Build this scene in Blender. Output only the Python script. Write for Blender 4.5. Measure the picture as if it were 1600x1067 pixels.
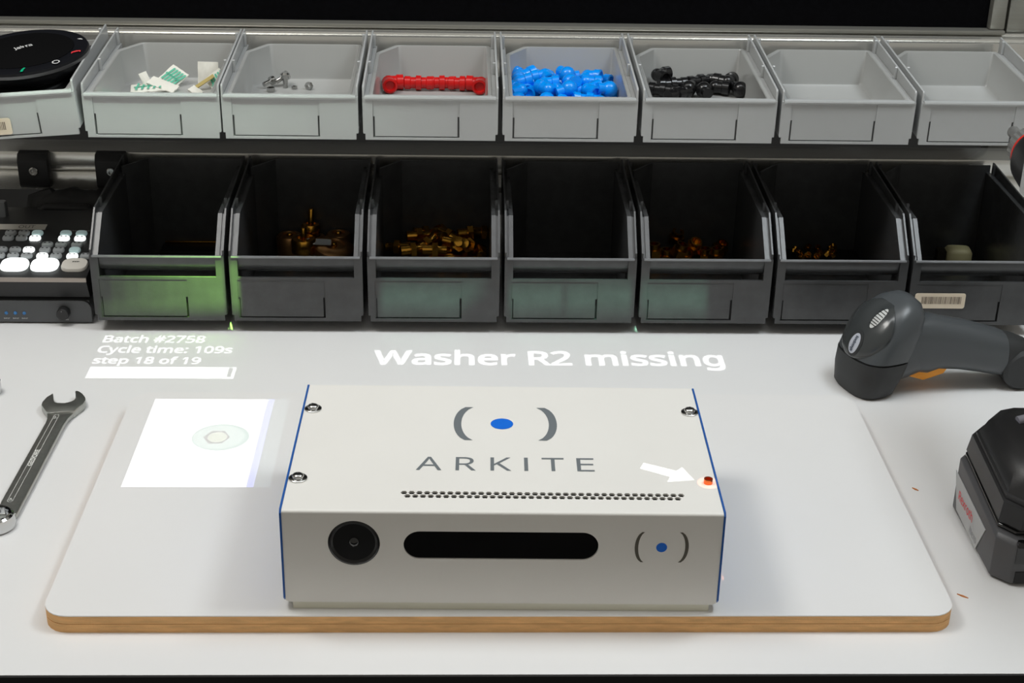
import bpy, bmesh, math, random
from mathutils import Vector, Matrix, Euler
random.seed(7)
R_ = math.radians
SC = bpy.context.scene
COL = SC.collection
for o in list(bpy.data.objects): bpy.data.objects.remove(o)

# ------------------------------------------------------------------ camera
cam_d = bpy.data.cameras.new('camera'); cam = bpy.data.objects.new('camera', cam_d); COL.objects.link(cam)
_p, _y, _r = 0.44362, -0.0352, 0.0203
_fwd = Vector((-math.sin(_y)*math.cos(_p), math.cos(_y)*math.cos(_p), -math.sin(_p)))
_rt = Vector((math.cos(_y), math.sin(_y), 0)); _up = _rt.cross(_fwd)
_r2 = math.cos(_r)*_rt + math.sin(_r)*_up; _u2 = -math.sin(_r)*_rt + math.cos(_r)*_up
cam.matrix_world = Matrix(((_r2.x, _u2.x, -_fwd.x, -0.0134), (_r2.y, _u2.y, -_fwd.y, -0.8590),
                           (_r2.z, _u2.z, -_fwd.z, 0.6214), (0, 0, 0, 1)))
cam_d.sensor_width = 36.0; cam_d.lens = 2421.9 / 1600 * 36.0
cam_d.clip_start = 0.02; cam_d.clip_end = 30
cam_d.dof.use_dof = False
SC.camera = cam

# ------------------------------------------------------------------ view, world, lights
SC.view_settings.view_transform = 'Standard'; SC.view_settings.look = 'None'
SC.view_settings.gamma = 1.0; SC.view_settings.use_curve_mapping = False
SC.view_settings.exposure = 0.0
w = bpy.data.worlds.new('world'); SC.world = w; w.use_nodes = True
w.node_tree.nodes['Background'].inputs[0].default_value = (1.0, 0.945, 0.84, 1)
w.node_tree.nodes['Background'].inputs[1].default_value = 0.29

def area(name, loc, target, sx, sy, power, col):
    d = bpy.data.lights.new(name, 'AREA'); d.shape = 'RECTANGLE'; d.size = sx; d.size_y = sy
    d.energy = power; d.color = col
    o = bpy.data.objects.new(name, d); COL.objects.link(o); o.location = loc
    v = Vector(target) - Vector(loc); o.rotation_euler = v.to_track_quat('-Z', 'Y').to_euler()
    return o
area('luminaire_left', (-0.62, 0.16, 1.25), (-0.2, 0.2, 0), 0.45, 0.30, 6.4, (1.0, 0.985, 0.94))
area('luminaire_right', (0.66, 0.16, 1.25), (0.2, 0.2, 0), 0.45, 0.30, 6.2, (0.88, 0.955, 1.0))
area('luminaire_centre', (0.0, 0.15, 1.40), (0.0, 0.15, 0), 1.1, 0.22, 4.6, (0.97, 0.99, 1.0))

PROJ = Vector((0.0, 0.02, 1.50))       # the projector's light source
def spot(name, loc, target, deg, blend, power, col, rad=0.0):
    d = bpy.data.lights.new(name, 'SPOT'); d.energy = power; d.color = col
    d.spot_size = R_(deg); d.spot_blend = blend; d.shadow_soft_size = rad
    o = bpy.data.objects.new(name, d); COL.objects.link(o); o.location = loc
    v = Vector(target) - Vector(loc); o.rotation_euler = v.to_track_quat('-Z', 'Y').to_euler()
    return o
spot('projector_beam', PROJ, (0, 0.25, 0), 44, 0.0, 75, (0.98, 1.0, 0.98))
BEAMS = [('green_lamp', Vector((-0.13, 0.02, 1.50)), (-0.262, 0.4646, 0.04), 16, 1150, (0.42, 1.0, 0.16), 0.0002),
         ('teal_lamp', Vector((0.13, 0.02, 1.50)), (0.03, 0.4646, 0.04), 22, 380, (0.45, 1.0, 0.68), 0.0003),
         ('pale_lamp', Vector((-0.22, 0.02, 1.50)), (-0.24, 0.4958, 0.20), 26, 85, (0.75, 1.0, 0.80), 0.0008)]
for nm, loc, tg, dg, pw, cl, rd in BEAMS: spot(nm, loc, tg, dg, 0.0, pw, cl, rd)

# ------------------------------------------------------------------ materials
def lin(c):
    c = c/255.0
    return c/12.92 if c <= 0.04045 else ((c+0.055)/1.055)**2.4
def rgb(*c): return (lin(c[0]), lin(c[1]), lin(c[2]), 1)
MATS = {}
def mat(name, c, rough=0.5, metal=0.0, var=0.0, vscale=40, bump=0.0, bscale=900, coat=0.0, specks=0.0, emit=0.0, spec=0.5, aniso=None):
    if name in MATS: return MATS[name]
    m = bpy.data.materials.new(name); m.use_nodes = True; nt = m.node_tree
    b = nt.nodes['Principled BSDF']; col = rgb(*c)
    b.inputs['Base Color'].default_value = col; b.inputs['Roughness'].default_value = rough
    b.inputs['Metallic'].default_value = metal; b.inputs['Coat Weight'].default_value = coat
    b.inputs['Specular IOR Level'].default_value = spec
    tc = nt.nodes.new('ShaderNodeTexCoord')
    if var > 0:
        n = nt.nodes.new('ShaderNodeTexNoise'); n.inputs['Scale'].default_value = vscale; n.inputs['Detail'].default_value = 4
        if aniso:
            mp = nt.nodes.new('ShaderNodeMapping'); mp.inputs['Scale'].default_value = aniso
            nt.links.new(tc.outputs['Object'], mp.inputs[0]); nt.links.new(mp.outputs[0], n.inputs['Vector'])
        else: nt.links.new(tc.outputs['Object'], n.inputs['Vector'])
        r = nt.nodes.new('ShaderNodeValToRGB')
        r.color_ramp.elements[0].position = 0.3; r.color_ramp.elements[1].position = 0.7
        r.color_ramp.elements[0].color = tuple(col[i]*(1-var) for i in range(3)) + (1,)
        r.color_ramp.elements[1].color = tuple(min(1, col[i]*(1+var)) for i in range(3)) + (1,)
        nt.links.new(n.outputs['Fac'], r.inputs[0]); out = r.outputs[0]
        if specks > 0:
            n2 = nt.nodes.new('ShaderNodeTexNoise'); n2.inputs['Scale'].default_value = 75; n2.inputs['Detail'].default_value = 1
            nt.links.new(tc.outputs['Object'], n2.inputs['Vector'])
            r2 = nt.nodes.new('ShaderNodeValToRGB'); r2.color_ramp.elements[0].position = specks; r2.color_ramp.elements[1].position = specks+0.015
            nt.links.new(n2.outputs['Fac'], r2.inputs[0])
            mx = nt.nodes.new('ShaderNodeMixRGB'); mx.inputs[2].default_value = (0.12, 0.10, 0.09, 1)
            nt.links.new(r2.outputs[0], mx.inputs[0]); nt.links.new(out, mx.inputs[1]); out = mx.outputs[0]
        nt.links.new(out, b.inputs['Base Color'])
    if bump > 0:
        n = nt.nodes.new('ShaderNodeTexNoise'); n.inputs['Scale'].default_value = bscale; n.inputs['Detail'].default_value = 2
        nt.links.new(tc.outputs['Object'], n.inputs['Vector'])
        bp = nt.nodes.new('ShaderNodeBump'); bp.inputs['Strength'].default_value = bump; bp.inputs['Distance'].default_value = 0.0004
        nt.links.new(n.outputs['Fac'], bp.inputs['Height']); nt.links.new(bp.outputs[0], b.inputs['Normal'])
    if emit > 0:
        b.inputs['Emission Color'].default_value = col; b.inputs['Emission Strength'].default_value = emit
    MATS[name] = m; return m
def filt(name, c):
    m = bpy.data.materials.new(name); m.use_nodes = True; nt = m.node_tree; nt.nodes.remove(nt.nodes['Principled BSDF'])
    t = nt.nodes.new('ShaderNodeBsdfTransparent'); t.inputs[0].default_value = (*c, 1)
    nt.links.new(t.outputs[0], nt.nodes['Material Output'].inputs[0]); return m

LAMINATE = mat('white_laminate', (229, 229, 229), 0.42, var=0.012, vscale=9, bump=0.05, bscale=2500)
BOARDTOP = mat('board_laminate', (230, 229, 228), 0.38, var=0.012, vscale=9, specks=0.83)
MDF = mat('mdf_edge', (224, 174, 116), 0.8, var=0.14, vscale=60, bump=0.4, bscale=700, aniso=(1, 1, 6))
BLACKEDGE = mat('black_edging', (20, 20, 21), 0.5, bump=0.1)
GREYTUB = mat('grey_glossy_plastic', (170, 171, 169), 0.30, var=0.015, vscale=30, coat=0.45)
GREYP = mat('grey_plastic', (176, 178, 178), 0.24, var=0.015, vscale=30, bump=0.04, bscale=1500)
LIPSHINE = mat('bin_lip_highlight', (128, 130, 133), 0.32, var=0.08, vscale=90, bump=0.2, bscale=1400)  # lip's bright edge highlight painted as a paler grey than the bins
BLKP = mat('black_bin_plastic', (66, 67, 68), 0.27, var=0.12, vscale=60, bump=0.25, bscale=1400)
ALU = mat('brushed_aluminium', (212, 211, 205), 0.24, 0.75, var=0.04, vscale=300, aniso=(0.02, 1, 1))
DARKSLOT = mat('slot_dark', (40, 40, 38), 0.6)
SCREEN = mat('black_panel', (7, 7, 9), 0.85, var=0.3, vscale=200, spec=0.05)
WHITEPC = mat('white_powder_coat', (229, 227, 222), 0.45, var=0.012, vscale=14, bump=0.12, bscale=2600, specks=0.86)
BLUEPC = mat('blue_powder_coat', (22, 84, 160), 0.45, bump=0.1)
INKGREY = mat('grey_ink', (108, 114, 118), 0.5)
INKFRONT = mat('front_grey_ink', (88, 84, 74), 0.5)
INKBLUE = mat('blue_ink', (0, 104, 214), 0.5)
GLOSSBLK = mat('gloss_black', (9, 9, 10), 0.06, coat=0.5)
BLK = mat('black_plastic', (18, 18, 19), 0.35, bump=0.15, bscale=1200)
FRAMEALU = mat('frame_aluminium', (150, 149, 142), 0.35, 0.6, var=0.04, vscale=300, aniso=(0.02, 1, 1))
MATTEBLK = mat('matte_black', (12, 12, 13), 0.6)
CHROME = mat('chrome', (205, 206, 206), 0.10, 1.0)
SATIN = mat('satin_chrome', (176, 178, 174), 0.36, 1.0, var=0.05, vscale=200)
KNURL = mat('knurled_steel', (170, 170, 168), 0.42, 0.7, var=0.1, vscale=300)
STEEL = mat('zinc_steel', (190, 190, 188), 0.18, 1.0)
ORANGELIT = mat('orange_lit_insert', (226, 120, 62), 0.22, 0.9)  # orange light of the projected red spot put into the metal's colour
BRASS = mat('brass', (214, 158, 62), 0.22, 1.0, var=0.1, vscale=120)
BRONZE = mat('dull_brass', (176, 132, 84), 0.38, 0.9, var=0.12, vscale=150)
REDP = mat('red_plastic', (205, 22, 22), 0.25, var=0.05, vscale=100)
BLUEP = mat('blue_plastic', (0, 150, 252), 0.25, var=0.05, vscale=100)
DKP = mat('dark_fitting_plastic', (24, 24, 25), 0.22)
PAPER = mat('white_paper', (238, 236, 226), 0.75, var=0.03, vscale=80)
GREENPRINT = mat('green_print', (96, 190, 160), 0.7)
YELLOWPAPER = mat('yellow_film', (196, 176, 110), 0.5)
SCAN = mat('scanner_grey', (74, 78, 81), 0.30, bump=0.12, bscale=2200)
SCANGLOSS = mat('scanner_gloss_grey', (58, 61, 62), 0.22, coat=0.2)
SCANDK = mat('scanner_dark_rubber', (44, 46, 47), 0.55, bump=0.2, bscale=1500)
ORANGE = mat('orange_trigger', (246, 160, 28), 0.4)
STICK = mat('cream_sticker', (226, 212, 190), 0.6)
BARINK = mat('barcode_ink', (120, 106, 92), 0.6)
TOOLBLK = mat('tool_black', (34, 34, 35), 0.40, bump=0.2, bscale=1300)
TOOLGRY = mat('tool_grey', (76, 76, 78), 0.42, bump=0.2, bscale=1300)
LABGREY = mat('label_grey', (176, 178, 178), 0.4)
REDINK = mat('red_ink', (226, 60, 66), 0.5)
WHITEINK = mat('white_ink', (210, 210, 210), 0.5)
GREENINK = mat('green_icon', (0, 168, 120), 0.5)
DEVGREY = mat('device_grey', (82, 84, 86), 0.45, bump=0.1, bscale=1500)
KEYLIT = mat('lit_key', (244, 250, 248), 0.5, emit=1.15)
KEYDIM = mat('dim_lit_key', (176, 200, 200), 0.5, emit=0.25)
KEYGRY = mat('grey_key', (160, 164, 166), 0.5)
KEYWHT = mat('unlit_white_key', (212, 208, 200), 0.5)
LEDBLUE = mat('blue_led', (70, 130, 190), 0.15)
WOOD = mat('wood_splinter', (190, 116, 58), 0.8)
BEIGE = mat('beige_plastic', (206, 198, 150), 0.4)
FLOORM = mat('dark_floor', (70, 70, 70), 0.7, var=0.1)
WALLM = mat('dark_wall', (60, 60, 60), 0.8, var=0.05)

# ------------------------------------------------------------------ mesh helpers
class M:
    def __init__(s): s.bm = bmesh.new()
    def box(s, x0, x1, y0, y1, z0, z1, mx=None):
        v = [s.bm.verts.new((x, y, z)) for x in (x0, x1) for y in (y0, y1) for z in (z0, z1)]
        for f in ((0,1,3,2), (4,6,7,5), (0,4,5,1), (2,3,7,6), (0,2,6,4), (1,5,7,3)): s.bm.faces.new([v[i] for i in f])
        if mx is not None: bmesh.ops.transform(s.bm, matrix=mx, verts=v)
        return s
    def prism(s, pts, ax, a0, a1, mx=None):
        def P(p, a): return {'x': (a, p[0], p[1]), 'y': (p[0], a, p[1]), 'z': (p[0], p[1], a)}[ax]
        A = [s.bm.verts.new(P(p, a0)) for p in pts]; B = [s.bm.verts.new(P(p, a1)) for p in pts]
        n = len(pts)
        fs = [s.bm.faces.new(A), s.bm.faces.new(B[::-1])]
        for i in range(n): fs.append(s.bm.faces.new((A[i], B[i], B[(i+1) % n], A[(i+1) % n])))
        if mx is not None: bmesh.ops.transform(s.bm, matrix=mx, verts=A+B)
        return s
    def rings(s, rs, cap0=True, cap1=True, mx=None):
        V = [[s.bm.verts.new(p) for p in r] for r in rs]; n = len(rs[0])
        for a, b in zip(V, V[1:]):
            for i in range(n): s.bm.faces.new((a[i], a[(i+1) % n], b[(i+1) % n], b[i]))
        if cap0: s.bm.faces.new(V[0][::-1])
        if cap1: s.bm.faces.new(V[-1])
        if mx is not None: bmesh.ops.transform(s.bm, matrix=mx, verts=[v for r in V for v in r])
        return s
    def lathe(s, prof, n=24, mx=None):
        rs = [[(max(r, 1e-5)*math.cos(2*math.pi*i/n), max(r, 1e-5)*math.sin(2*math.pi*i/n), z) for i in range(n)] for r, z in prof]
        return s.rings(rs, True, True, mx)
    def cyl(s, r, z0, z1, n=24, mx=None): return s.lathe([(r, z0), (r, z1)], n, mx)
    def pipe(s, ro, ri, z0, z1, n=24, mx=None):
        prof = [(ro, z0), (ro, z1), (ri, z1), (ri, z0), (ro, z0)]
        rs = [[(r*math.cos(2*math.pi*i/n), r*math.sin(2*math.pi*i/n), z) for i in range(n)] for r, z in prof]
        s.rings(rs, False, False, mx); bmesh.ops.remove_doubles(s.bm, verts=s.bm.verts[:], dist=1e-7); return s
    def tube(s, pts, r, n=10):
        pts = [Vector(p) for p in pts]; rs = []
        for i, p in enumerate(pts):
            t = (pts[min(i+1, len(pts)-1)] - pts[max(i-1, 0)]).normalized()
            a = t.cross(Vector((0, 0, 1)) if abs(t.z) < .95 else Vector((1, 0, 0))).normalized(); b = t.cross(a)
            rs.append([p + r*(math.cos(2*math.pi*k/n)*a + math.sin(2*math.pi*k/n)*b) for k in range(n)])
        return s.rings(rs)
    def sphere(s, r, mx=None, seg=14):
        bmesh.ops.create_uvsphere(s.bm, u_segments=seg, v_segments=8, radius=r, matrix=mx or Matrix()); return s
    def faces(s, vs, fs, f=lambda p: p):
        V = [s.bm.verts.new(f(v)) for v in vs]
        for q in fs:
            try: s.bm.faces.new([V[i] for i in q])
            except ValueError: pass
        return s
    def mesh(s, name, m, bevel=0.0, seg=2, smooth=35, recalc=True):
        bm = s.bm
        if recalc: bmesh.ops.recalc_face_normals(bm, faces=bm.faces[:])
        if bevel > 0:
            es = [e for e in bm.edges if len(e.link_faces) == 2 and e.calc_face_angle(0) > 0.5]
            bmesh.ops.bevel(bm, geom=es, offset=bevel, segments=seg, profile=0.5, affect='EDGES', clamp_overlap=True)
        me = bpy.data.meshes.new(name); bm.to_mesh(me); bm.free()
        me.materials.append(m)
        if smooth:
            me.polygons.foreach_set('use_smooth', [True]*len(me.polygons)); me.set_sharp_from_angle(angle=R_(smooth))
        return me
    def build(s, name, m, parent=None, bevel=0.0, seg=2, smooth=35, loc=None, rot=None, recalc=True):
        return put(name, s.mesh(name, m, bevel, seg, smooth, recalc), parent, loc, rot)
def put(name, me, parent=None, loc=None, rot=None):
    o = bpy.data.objects.new(name, me); COL.objects.link(o)
    if parent is not None: o.parent = parent
    if loc is not None: o.location = loc
    if rot is not None: o.rotation_euler = rot
    return o
def tag(o, label, cat, group=None):
    o['label'] = label; o['category'] = cat
    if group: o['group'] = group
    return o
def thing(name, label, cat, loc=(0,0,0), rot=(0,0,0), group=None):
    o = bpy.data.objects.new(name, None); COL.objects.link(o); o.empty_display_size = 0.02
    o.location = loc; o.rotation_euler = rot
    return tag(o, label, cat, group)
def dup(root, loc, rot, label, group=None):
    r = root.copy(); COL.objects.link(r); r.location = loc; r.rotation_euler = rot; r['label'] = label
    if group: r['group'] = group
    for ch in list(root.children):
        c = ch.copy(); COL.objects.link(c); c.parent = r
        for g in list(ch.children):
            d = g.copy(); COL.objects.link(d); d.parent = c
    return r
def structure(o): o['kind'] = 'structure'; return o
def T(x=0, y=0, z=0): return Matrix.Translation((x, y, z))
def RX(a): return Matrix.Rotation(R_(a), 4, 'X')
def RY(a): return Matrix.Rotation(R_(a), 4, 'Y')
def RZ(a): return Matrix.Rotation(R_(a), 4, 'Z')
def rrect(x0, x1, y0, y1, r, n=4):
    out = []
    for cx, cy, a in ((x1-r, y1-r, 0), (x0+r, y1-r, 90), (x0+r, y0+r, 180), (x1-r, y0+r, 270)):
        for i in range(n+1):
            t = R_(a+90*i/n); out.append((cx+r*math.cos(t), cy+r*math.sin(t)))
    return out
def circ(cx, cy, r, n=32, ry=None): return [(cx+r*math.cos(2*math.pi*i/n), cy+(ry or r)*math.sin(2*math.pi*i/n)) for i in range(n)]
def sheet(outline, holes, k=200.0):
    """flat filled outline with holes -> (verts, faces)"""
    cu = bpy.data.curves.new('fill', 'CURVE'); cu.dimensions = '2D'; cu.fill_mode = 'BOTH'
    for lp in ([outline] if outline else []) + list(holes):
        sp = cu.splines.new('POLY'); sp.points.add(len(lp)-1); sp.use_cyclic_u = True
        for p, q in zip(sp.points, lp): p.co = (q[0]*k, q[1]*k, 0, 1)
    ob = bpy.data.objects.new('fill', cu); COL.objects.link(ob)
    me = bpy.data.meshes.new_from_object(ob.evaluated_get(bpy.context.evaluated_depsgraph_get()))
    vs = [(v.co.x/k, v.co.y/k) for v in me.vertices]; fs = [tuple(p.vertices) for p in me.polygons]
    bpy.data.objects.remove(ob); bpy.data.curves.remove(cu); bpy.data.meshes.remove(me)
    return vs, fs
def plate(mb, outline, holes, t, mx=None, k=200.0):
    """sheet with holes, thickness t, top at local z=0"""
    vs, fs = sheet(outline, holes, k); bm2 = bmesh.new()
    V = [bm2.verts.new((x, y, 0)) for x, y in vs]
    for f in fs:
        try: bm2.faces.new([V[i] for i in f])
        except ValueError: pass
    bmesh.ops.remove_doubles(bm2, verts=bm2.verts[:], dist=1e-6)
    for f in bm2.faces:
        f.normal_update()
        if f.normal.z < 0: f.normal_flip()
    g = bmesh.ops.extrude_face_region(bm2, geom=bm2.faces[:])
    for v in g['geom']:
        if isinstance(v, bmesh.types.BMVert): v.co.z -= t
    if mx is not None: bmesh.ops.transform(bm2, matrix=mx, verts=bm2.verts[:])
    bmesh.ops.recalc_face_normals(bm2, faces=bm2.faces[:])
    tmp = bpy.data.meshes.new('tmp'); bm2.to_mesh(tmp); bm2.free(); mb.bm.from_mesh(tmp); bpy.data.meshes.remove(tmp)
    return mb
_tc = {}
try:
    import os
    FONT = bpy.data.fonts.load(os.path.join(bpy.utils.system_resource('DATAFILES', path='fonts'), 'NotoSansMath-Regular.woff2'))
except Exception: FONT = None
def glyphs(s, bold=0.0):
    """text -> (verts, faces, bbox) in font units"""
    if (s, bold) in _tc: return _tc[(s, bold)]
    cu = bpy.data.curves.new('txt', 'FONT'); cu.body = s; cu.resolution_u = 4
    if FONT: cu.font = FONT
    cu.offset = bold; cu.fill_mode = 'FRONT'
    ob = bpy.data.objects.new('txt', cu); COL.objects.link(ob)
    me = bpy.data.meshes.new_from_object(ob.evaluated_get(bpy.context.evaluated_depsgraph_get()))
    bm = bmesh.new(); bm.from_mesh(me); bmesh.ops.remove_doubles(bm, verts=bm.verts[:], dist=1e-5); bm.verts.index_update()
    vs = [(v.co.x, v.co.y) for v in bm.verts]; fs = [tuple(v.index for v in f.verts) for f in bm.faces]
    nxt = {}
    for f in bm.faces:
        for l in f.loops:
            if len(l.edge.link_faces) == 1: nxt.setdefault(l.vert.index, []).append(l.link_loop_next.vert.index)
    loops = []
    while nxt:
        st = next(iter(nxt)); lp = [st]; cur = st
        while True:
            if cur not in nxt: break
            n = nxt[cur].pop()
            if not nxt[cur]: del nxt[cur]
            if n == st: break
            lp.append(n); cur = n
        if len(lp) > 2: loops.append([vs[i] for i in lp])
    bm.free(); bpy.data.objects.remove(ob); bpy.data.curves.remove(cu); bpy.data.meshes.remove(me)
    xs = [v[0] for v in vs]; ys = [v[1] for v in vs]
    _tc[(s, bold)] = (vs, fs, (min(xs), max(xs), min(ys), max(ys)), loops); return _tc[(s, bold)]
def fit(s, x0, x1, y0, cap, bold=0.0):
    """map function placing text: ink from x0 to x1, baseline y0, cap height cap"""
    vs, fs, bb, loops = glyphs(s, bold); ch = glyphs('H', bold)[2][3]
    kx = (x1-x0)/(bb[1]-bb[0]); ky = cap/ch
    return (vs, fs, loops, lambda p: (x0+(p[0]-bb[0])*kx, y0+p[1]*ky))
def print_text(mb, s, x0, x1, y0, cap, to3, bold=0.0):
    vs, fs, loops, f = fit(s, x0, x1, y0, cap, bold); mb.faces(vs, fs, lambda v: to3(*f(v))); return mb

# ------------------------------------------------------------------ room shell and workbench
structure(M().box(-3, 3, -3, 3, -0.92, -0.90).build('floor', FLOORM, smooth=0))
structure(M().box(-3, 3, 1.6, 1.7, -0.90, 2.2).build('wall_back', WALLM, smooth=0))

bench = thing('workbench', 'white laminate workbench with a black front edge, under everything', 'workbench', (0, 0, -0.90))
M().box(-0.95, 0.95, -0.0509, 0.78, 0.870, 0.900).build('worktop', LAMINATE, bench)
M().box(-0.95, 0.95, -0.0529, -0.0510, 0.870, 0.8998).build('edge_band', BLACKEDGE, bench)
for x in (-0.90, 0.84):
    for y in (0.0, 0.68): M().box(x, x+0.06, y, y+0.06, 0, 0.8699).build('leg', ALU, bench, 0.003)

def profile_rail(name, label, y0, y1, z0, z1, top_slots, front_slot, x0=-0.93, x1=0.93):
    t = thing(name, label, 'rail', (0, y0, z0))
    d, h = y1-y0, z1-z0
    p = [(0, 0), (d, 0), (d, h)]
    for a, b, dep in sorted(top_slots, reverse=True): p += [(b, h), (b, h-dep), (a, h-dep), (a, h)]
    p += [(0, h)]
    if front_slot:
        a, b, dep = front_slot; p += [(0, b), (dep, b), (dep, a), (0, a)]
    M().prism(p, 'x', x0, x1).build('profile', ALU, t, 0.0011, 2)
    return t
profile_rail('upper_rail', 'horizontal aluminium rail behind the row of grey bins', 0.668, 0.712, 0.190, 0.2305, [(0.0045, 0.0185, 0.0022), (0.030, 0.041, 0.0022)], None)
profile_rail('middle_rail', 'horizontal aluminium slotted rail behind the row of black bins', 0.646, 0.686, 0.0745, 0.115, [], (0.0195, 0.0265, 0.006))
for x, nm in ((-0.90, 'left'), (0.90, 'right')):
    tag(M().box(x-0.02, x+0.02, 0.74, 0.779, 0, 0.95).build('upright_post', ALU, None, 0.002),
        'tall aluminium upright at the far %s end of the bench' % nm, 'post', 'bench uprights')
tag(M().box(0.5475, 0.5875, 0.715, 0.739, 0, 0.95).build('upright_post', FRAMEALU, None, 0.002), 'aluminium upright directly right of the black panel', 'post', 'bench uprights')

pan = thing('display_panel', 'large black panel in an aluminium frame above the grey bins', 'panel', (0, 0.7125, 0.2305))
M().box(-0.93, 0.527, 0.004, 0.010, 0.004, 0.42).build('pane', SCREEN, pan)
M().box(-0.93, 0.5425, -0.010, 0.016, 0.0002, 0.0042).build('frame_bar', FRAMEALU, pan, 0.0008)
M().box(0.5272, 0.5425, -0.006, 0.016, 0.0044, 0.42).build('frame_bar', FRAMEALU, pan, 0.0015)
M().box(-0.93, 0.5425, -0.006, 0.016, 0.4202, 0.436).build('frame_bar', FRAMEALU, pan, 0.0015)

# ------------------------------------------------------------------ baseboard
BT = 0.0135
bd = thing('assembly_board', 'white laminated board with rounded corners and bare brown edges, under the white box', 'board', (0.0145, 0.154, 0))
ol = rrect(-0.3060, 0.3060, -0.1597, 0.1617, 0.017, 6)
M().prism(ol, 'z', 0.0, 0.0066).build('lower_core', MDF, bd)
M().prism(rrect(-0.3056, 0.3056, -0.1593, 0.1613, 0.0166, 6), 'z', 0.0066, 0.0071).build('glue_line', mat('glue', (232, 196, 146), 0.7), bd)
M().prism(ol, 'z', 0.0071, 0.0127).build('upper_core', MDF, bd)
M().prism(ol, 'z', 0.0127, BT).build('laminate', BOARDTOP, bd)

# ------------------------------------------------------------------ white projector/sensor box
BW, BD, BH = 0.29, 0.1795, 0.0707
bx = thing('sensor_box', 'white metal box with round lens, dark slot window and blue sides, centre of the board', 'device',
           (0.0134, 0.0, 0.0195), (0, 0, -0.0128))
hx = BW/2 - 0.0014
m = M()
vents = []
for row, (u0, u1, v0, v1, n) in enumerate(((-0.0654, 0.1182, 0.0241, 0.0234, 37), (-0.0629, 0.1156, 0.0198, 0.0191, 36))):
    for i in range(n):
        k = i/(n-1); cx, cy = u0+(u1-u0)*k, v0+(v1-v0)*k
        vents.append([(cx+0.0023, cy), (cx+0.0012, cy+0.0020), (cx-0.0012, cy+0.0020), (cx-0.0023, cy), (cx-0.0012, cy-0.0020), (cx+0.0012, cy-0.0020)])
plate(m, [(-hx, 0.002), (hx, 0.002), (hx, BD-0.002), (-hx, BD-0.002)], vents, 0.0014, T(0, 0, BH), 800)
LX, LZ, LR = -0.0972, 0.0464-0.0, 0.0170
PX0, PX1, PZ, PR = -0.0648, 0.0629, 0.0452, 0.01065
pill = rrect(PX0, PX1, PZ-PR, PZ+PR, PR-1e-5, 10)
front = rrect(-hx, hx, 0.0, BH-0.002+0.0, 0.0, 1)
fr_out = [(-hx+0.002, 0), (hx-0.002, 0), (hx, 0.002), (hx, BH-0.002), (-hx, BH-0.002), (-hx, 0.002)]
plate(m, fr_out, [circ(LX, LZ, LR, 48), pill], 0.0014, Matrix(((1,0,0,0),(0,0,-1,0),(0,1,0,0),(0,0,0,1))), 400)
bend = [(0.002-0.002*math.sin(R_(a)), BH-0.002+0.002*math.cos(R_(a))) for a in range(0, 91, 15)]
bend += [(0.002-0.0006*math.sin(R_(a)), BH-0.002+0.0006*math.cos(R_(a))) for a in range(90, -1, -15)]
m.prism(bend, 'x', -hx, hx)
m.box(-hx, hx, BD-0.002, BD-0.0006, 0.0, BH)
m.box(-hx, hx, 0.0014, BD-0.002, 0.0, 0.0012)
m.build('housing', WHITEPC, bx, smooth=30)
M().box(-hx+0.004, hx-0.004, 0.010, BD-0.008, 0.003, BH-0.006).build('dark_filler', MATTEBLK, bx)  # black block added inside so the vent holes look dark
for s in (-1, 1):
    x0, x1 = sorted((s*(hx+0.0001), s*BW/2))
    M().prism([(0.0035, -0.0005), (BD-0.003, -0.0005), (BD, 0.003), (BD, BH-0.001), (BD-0.0015, BH+0.0006), (0.0015, BH+0.0006), (-0.0004, BH-0.0016), (-0.0004, 0.0035)], 'x', x0, x1).build('side_panel', BLUEPC, bx)['label'] = 'blue side panel'
M().box(-0.1390, 0.1390, 0.0012, BD-0.006, -0.0059, -0.0001).build('base_plate', mat('base_plate', (222, 220, 204), 0.5), bx)
# lens: dark conical bezel, ring, dome of glass
lens = M().lathe([(LR-0.0002, 0), (LR-0.0002, 0.0012), (LR-0.0014, 0.0016), (LR-0.002, 0.0006), (0.0075, -0.0035), (0.0062, -0.0016), (0.0048, -0.0014), (0.0040, -0.0038)], 48,
                 Matrix(((1,0,0,LX),(0,0,-1,0.0012),(0,1,0,LZ),(0,0,0,1)))).build('camera_lens', mat('lens_black', (14, 14, 15), 0.28), bx, smooth=50)
M().sphere(0.0042, T(LX, 0.0030, LZ)).build('lens_glass', GLOSSBLK, lens)
M().prism(rrect(PX0+0.0002, PX1-0.0002, PZ-PR+0.0002, PZ+PR-0.0002, PR-0.0004, 10), 'y', 0.0011, 0.0025).build('window', mat('window_glass', (6, 6, 7), 0.12, var=0.5, vscale=50), bx)
def crescent(mb, xo_tip, xo_mid, xi_tip, xi_mid, y0, y1, to3, n=14):
    out = []
    for xt, xm, rev in ((xo_tip, xo_mid, False), (xi_tip, xi_mid, True)):
        pts = []
        for i in range(n+1):
            t = -1+2*i/n; k = 1-math.sqrt(max(0, 1-0.92*t*t)); k /= (1-math.sqrt(0.08))
            pts.append((xm+(xt-xm)*k, (y0+y1)/2+t*(y1-y0)/2))
        out += pts[::-1] if rev else pts
    vs, fs = sheet(out, [], 800)
    return mb.faces(vs, fs, lambda p: to3(*p))
top3 = lambda x, y: (x, y, BH+0.00015)
frt3 = lambda x, z: (x, -0.00015, z)
lg = M()
def wx(x): return x-0.0134
lg = M(); crescent(lg, wx(-0.0130), wx(-0.0211), wx(-0.0072), wx(-0.0157), 0.0958, 0.1453, top3); lg.build('logo_bracket', INKGREY, bx, smooth=0, recalc=False)
lg = M(); crescent(lg, wx(0.0450), wx(0.0530), wx(0.0388), wx(0.0472), 0.0960, 0.1452, top3)
lg.build('logo_bracket', INKGREY, bx, smooth=0, recalc=False)
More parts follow.
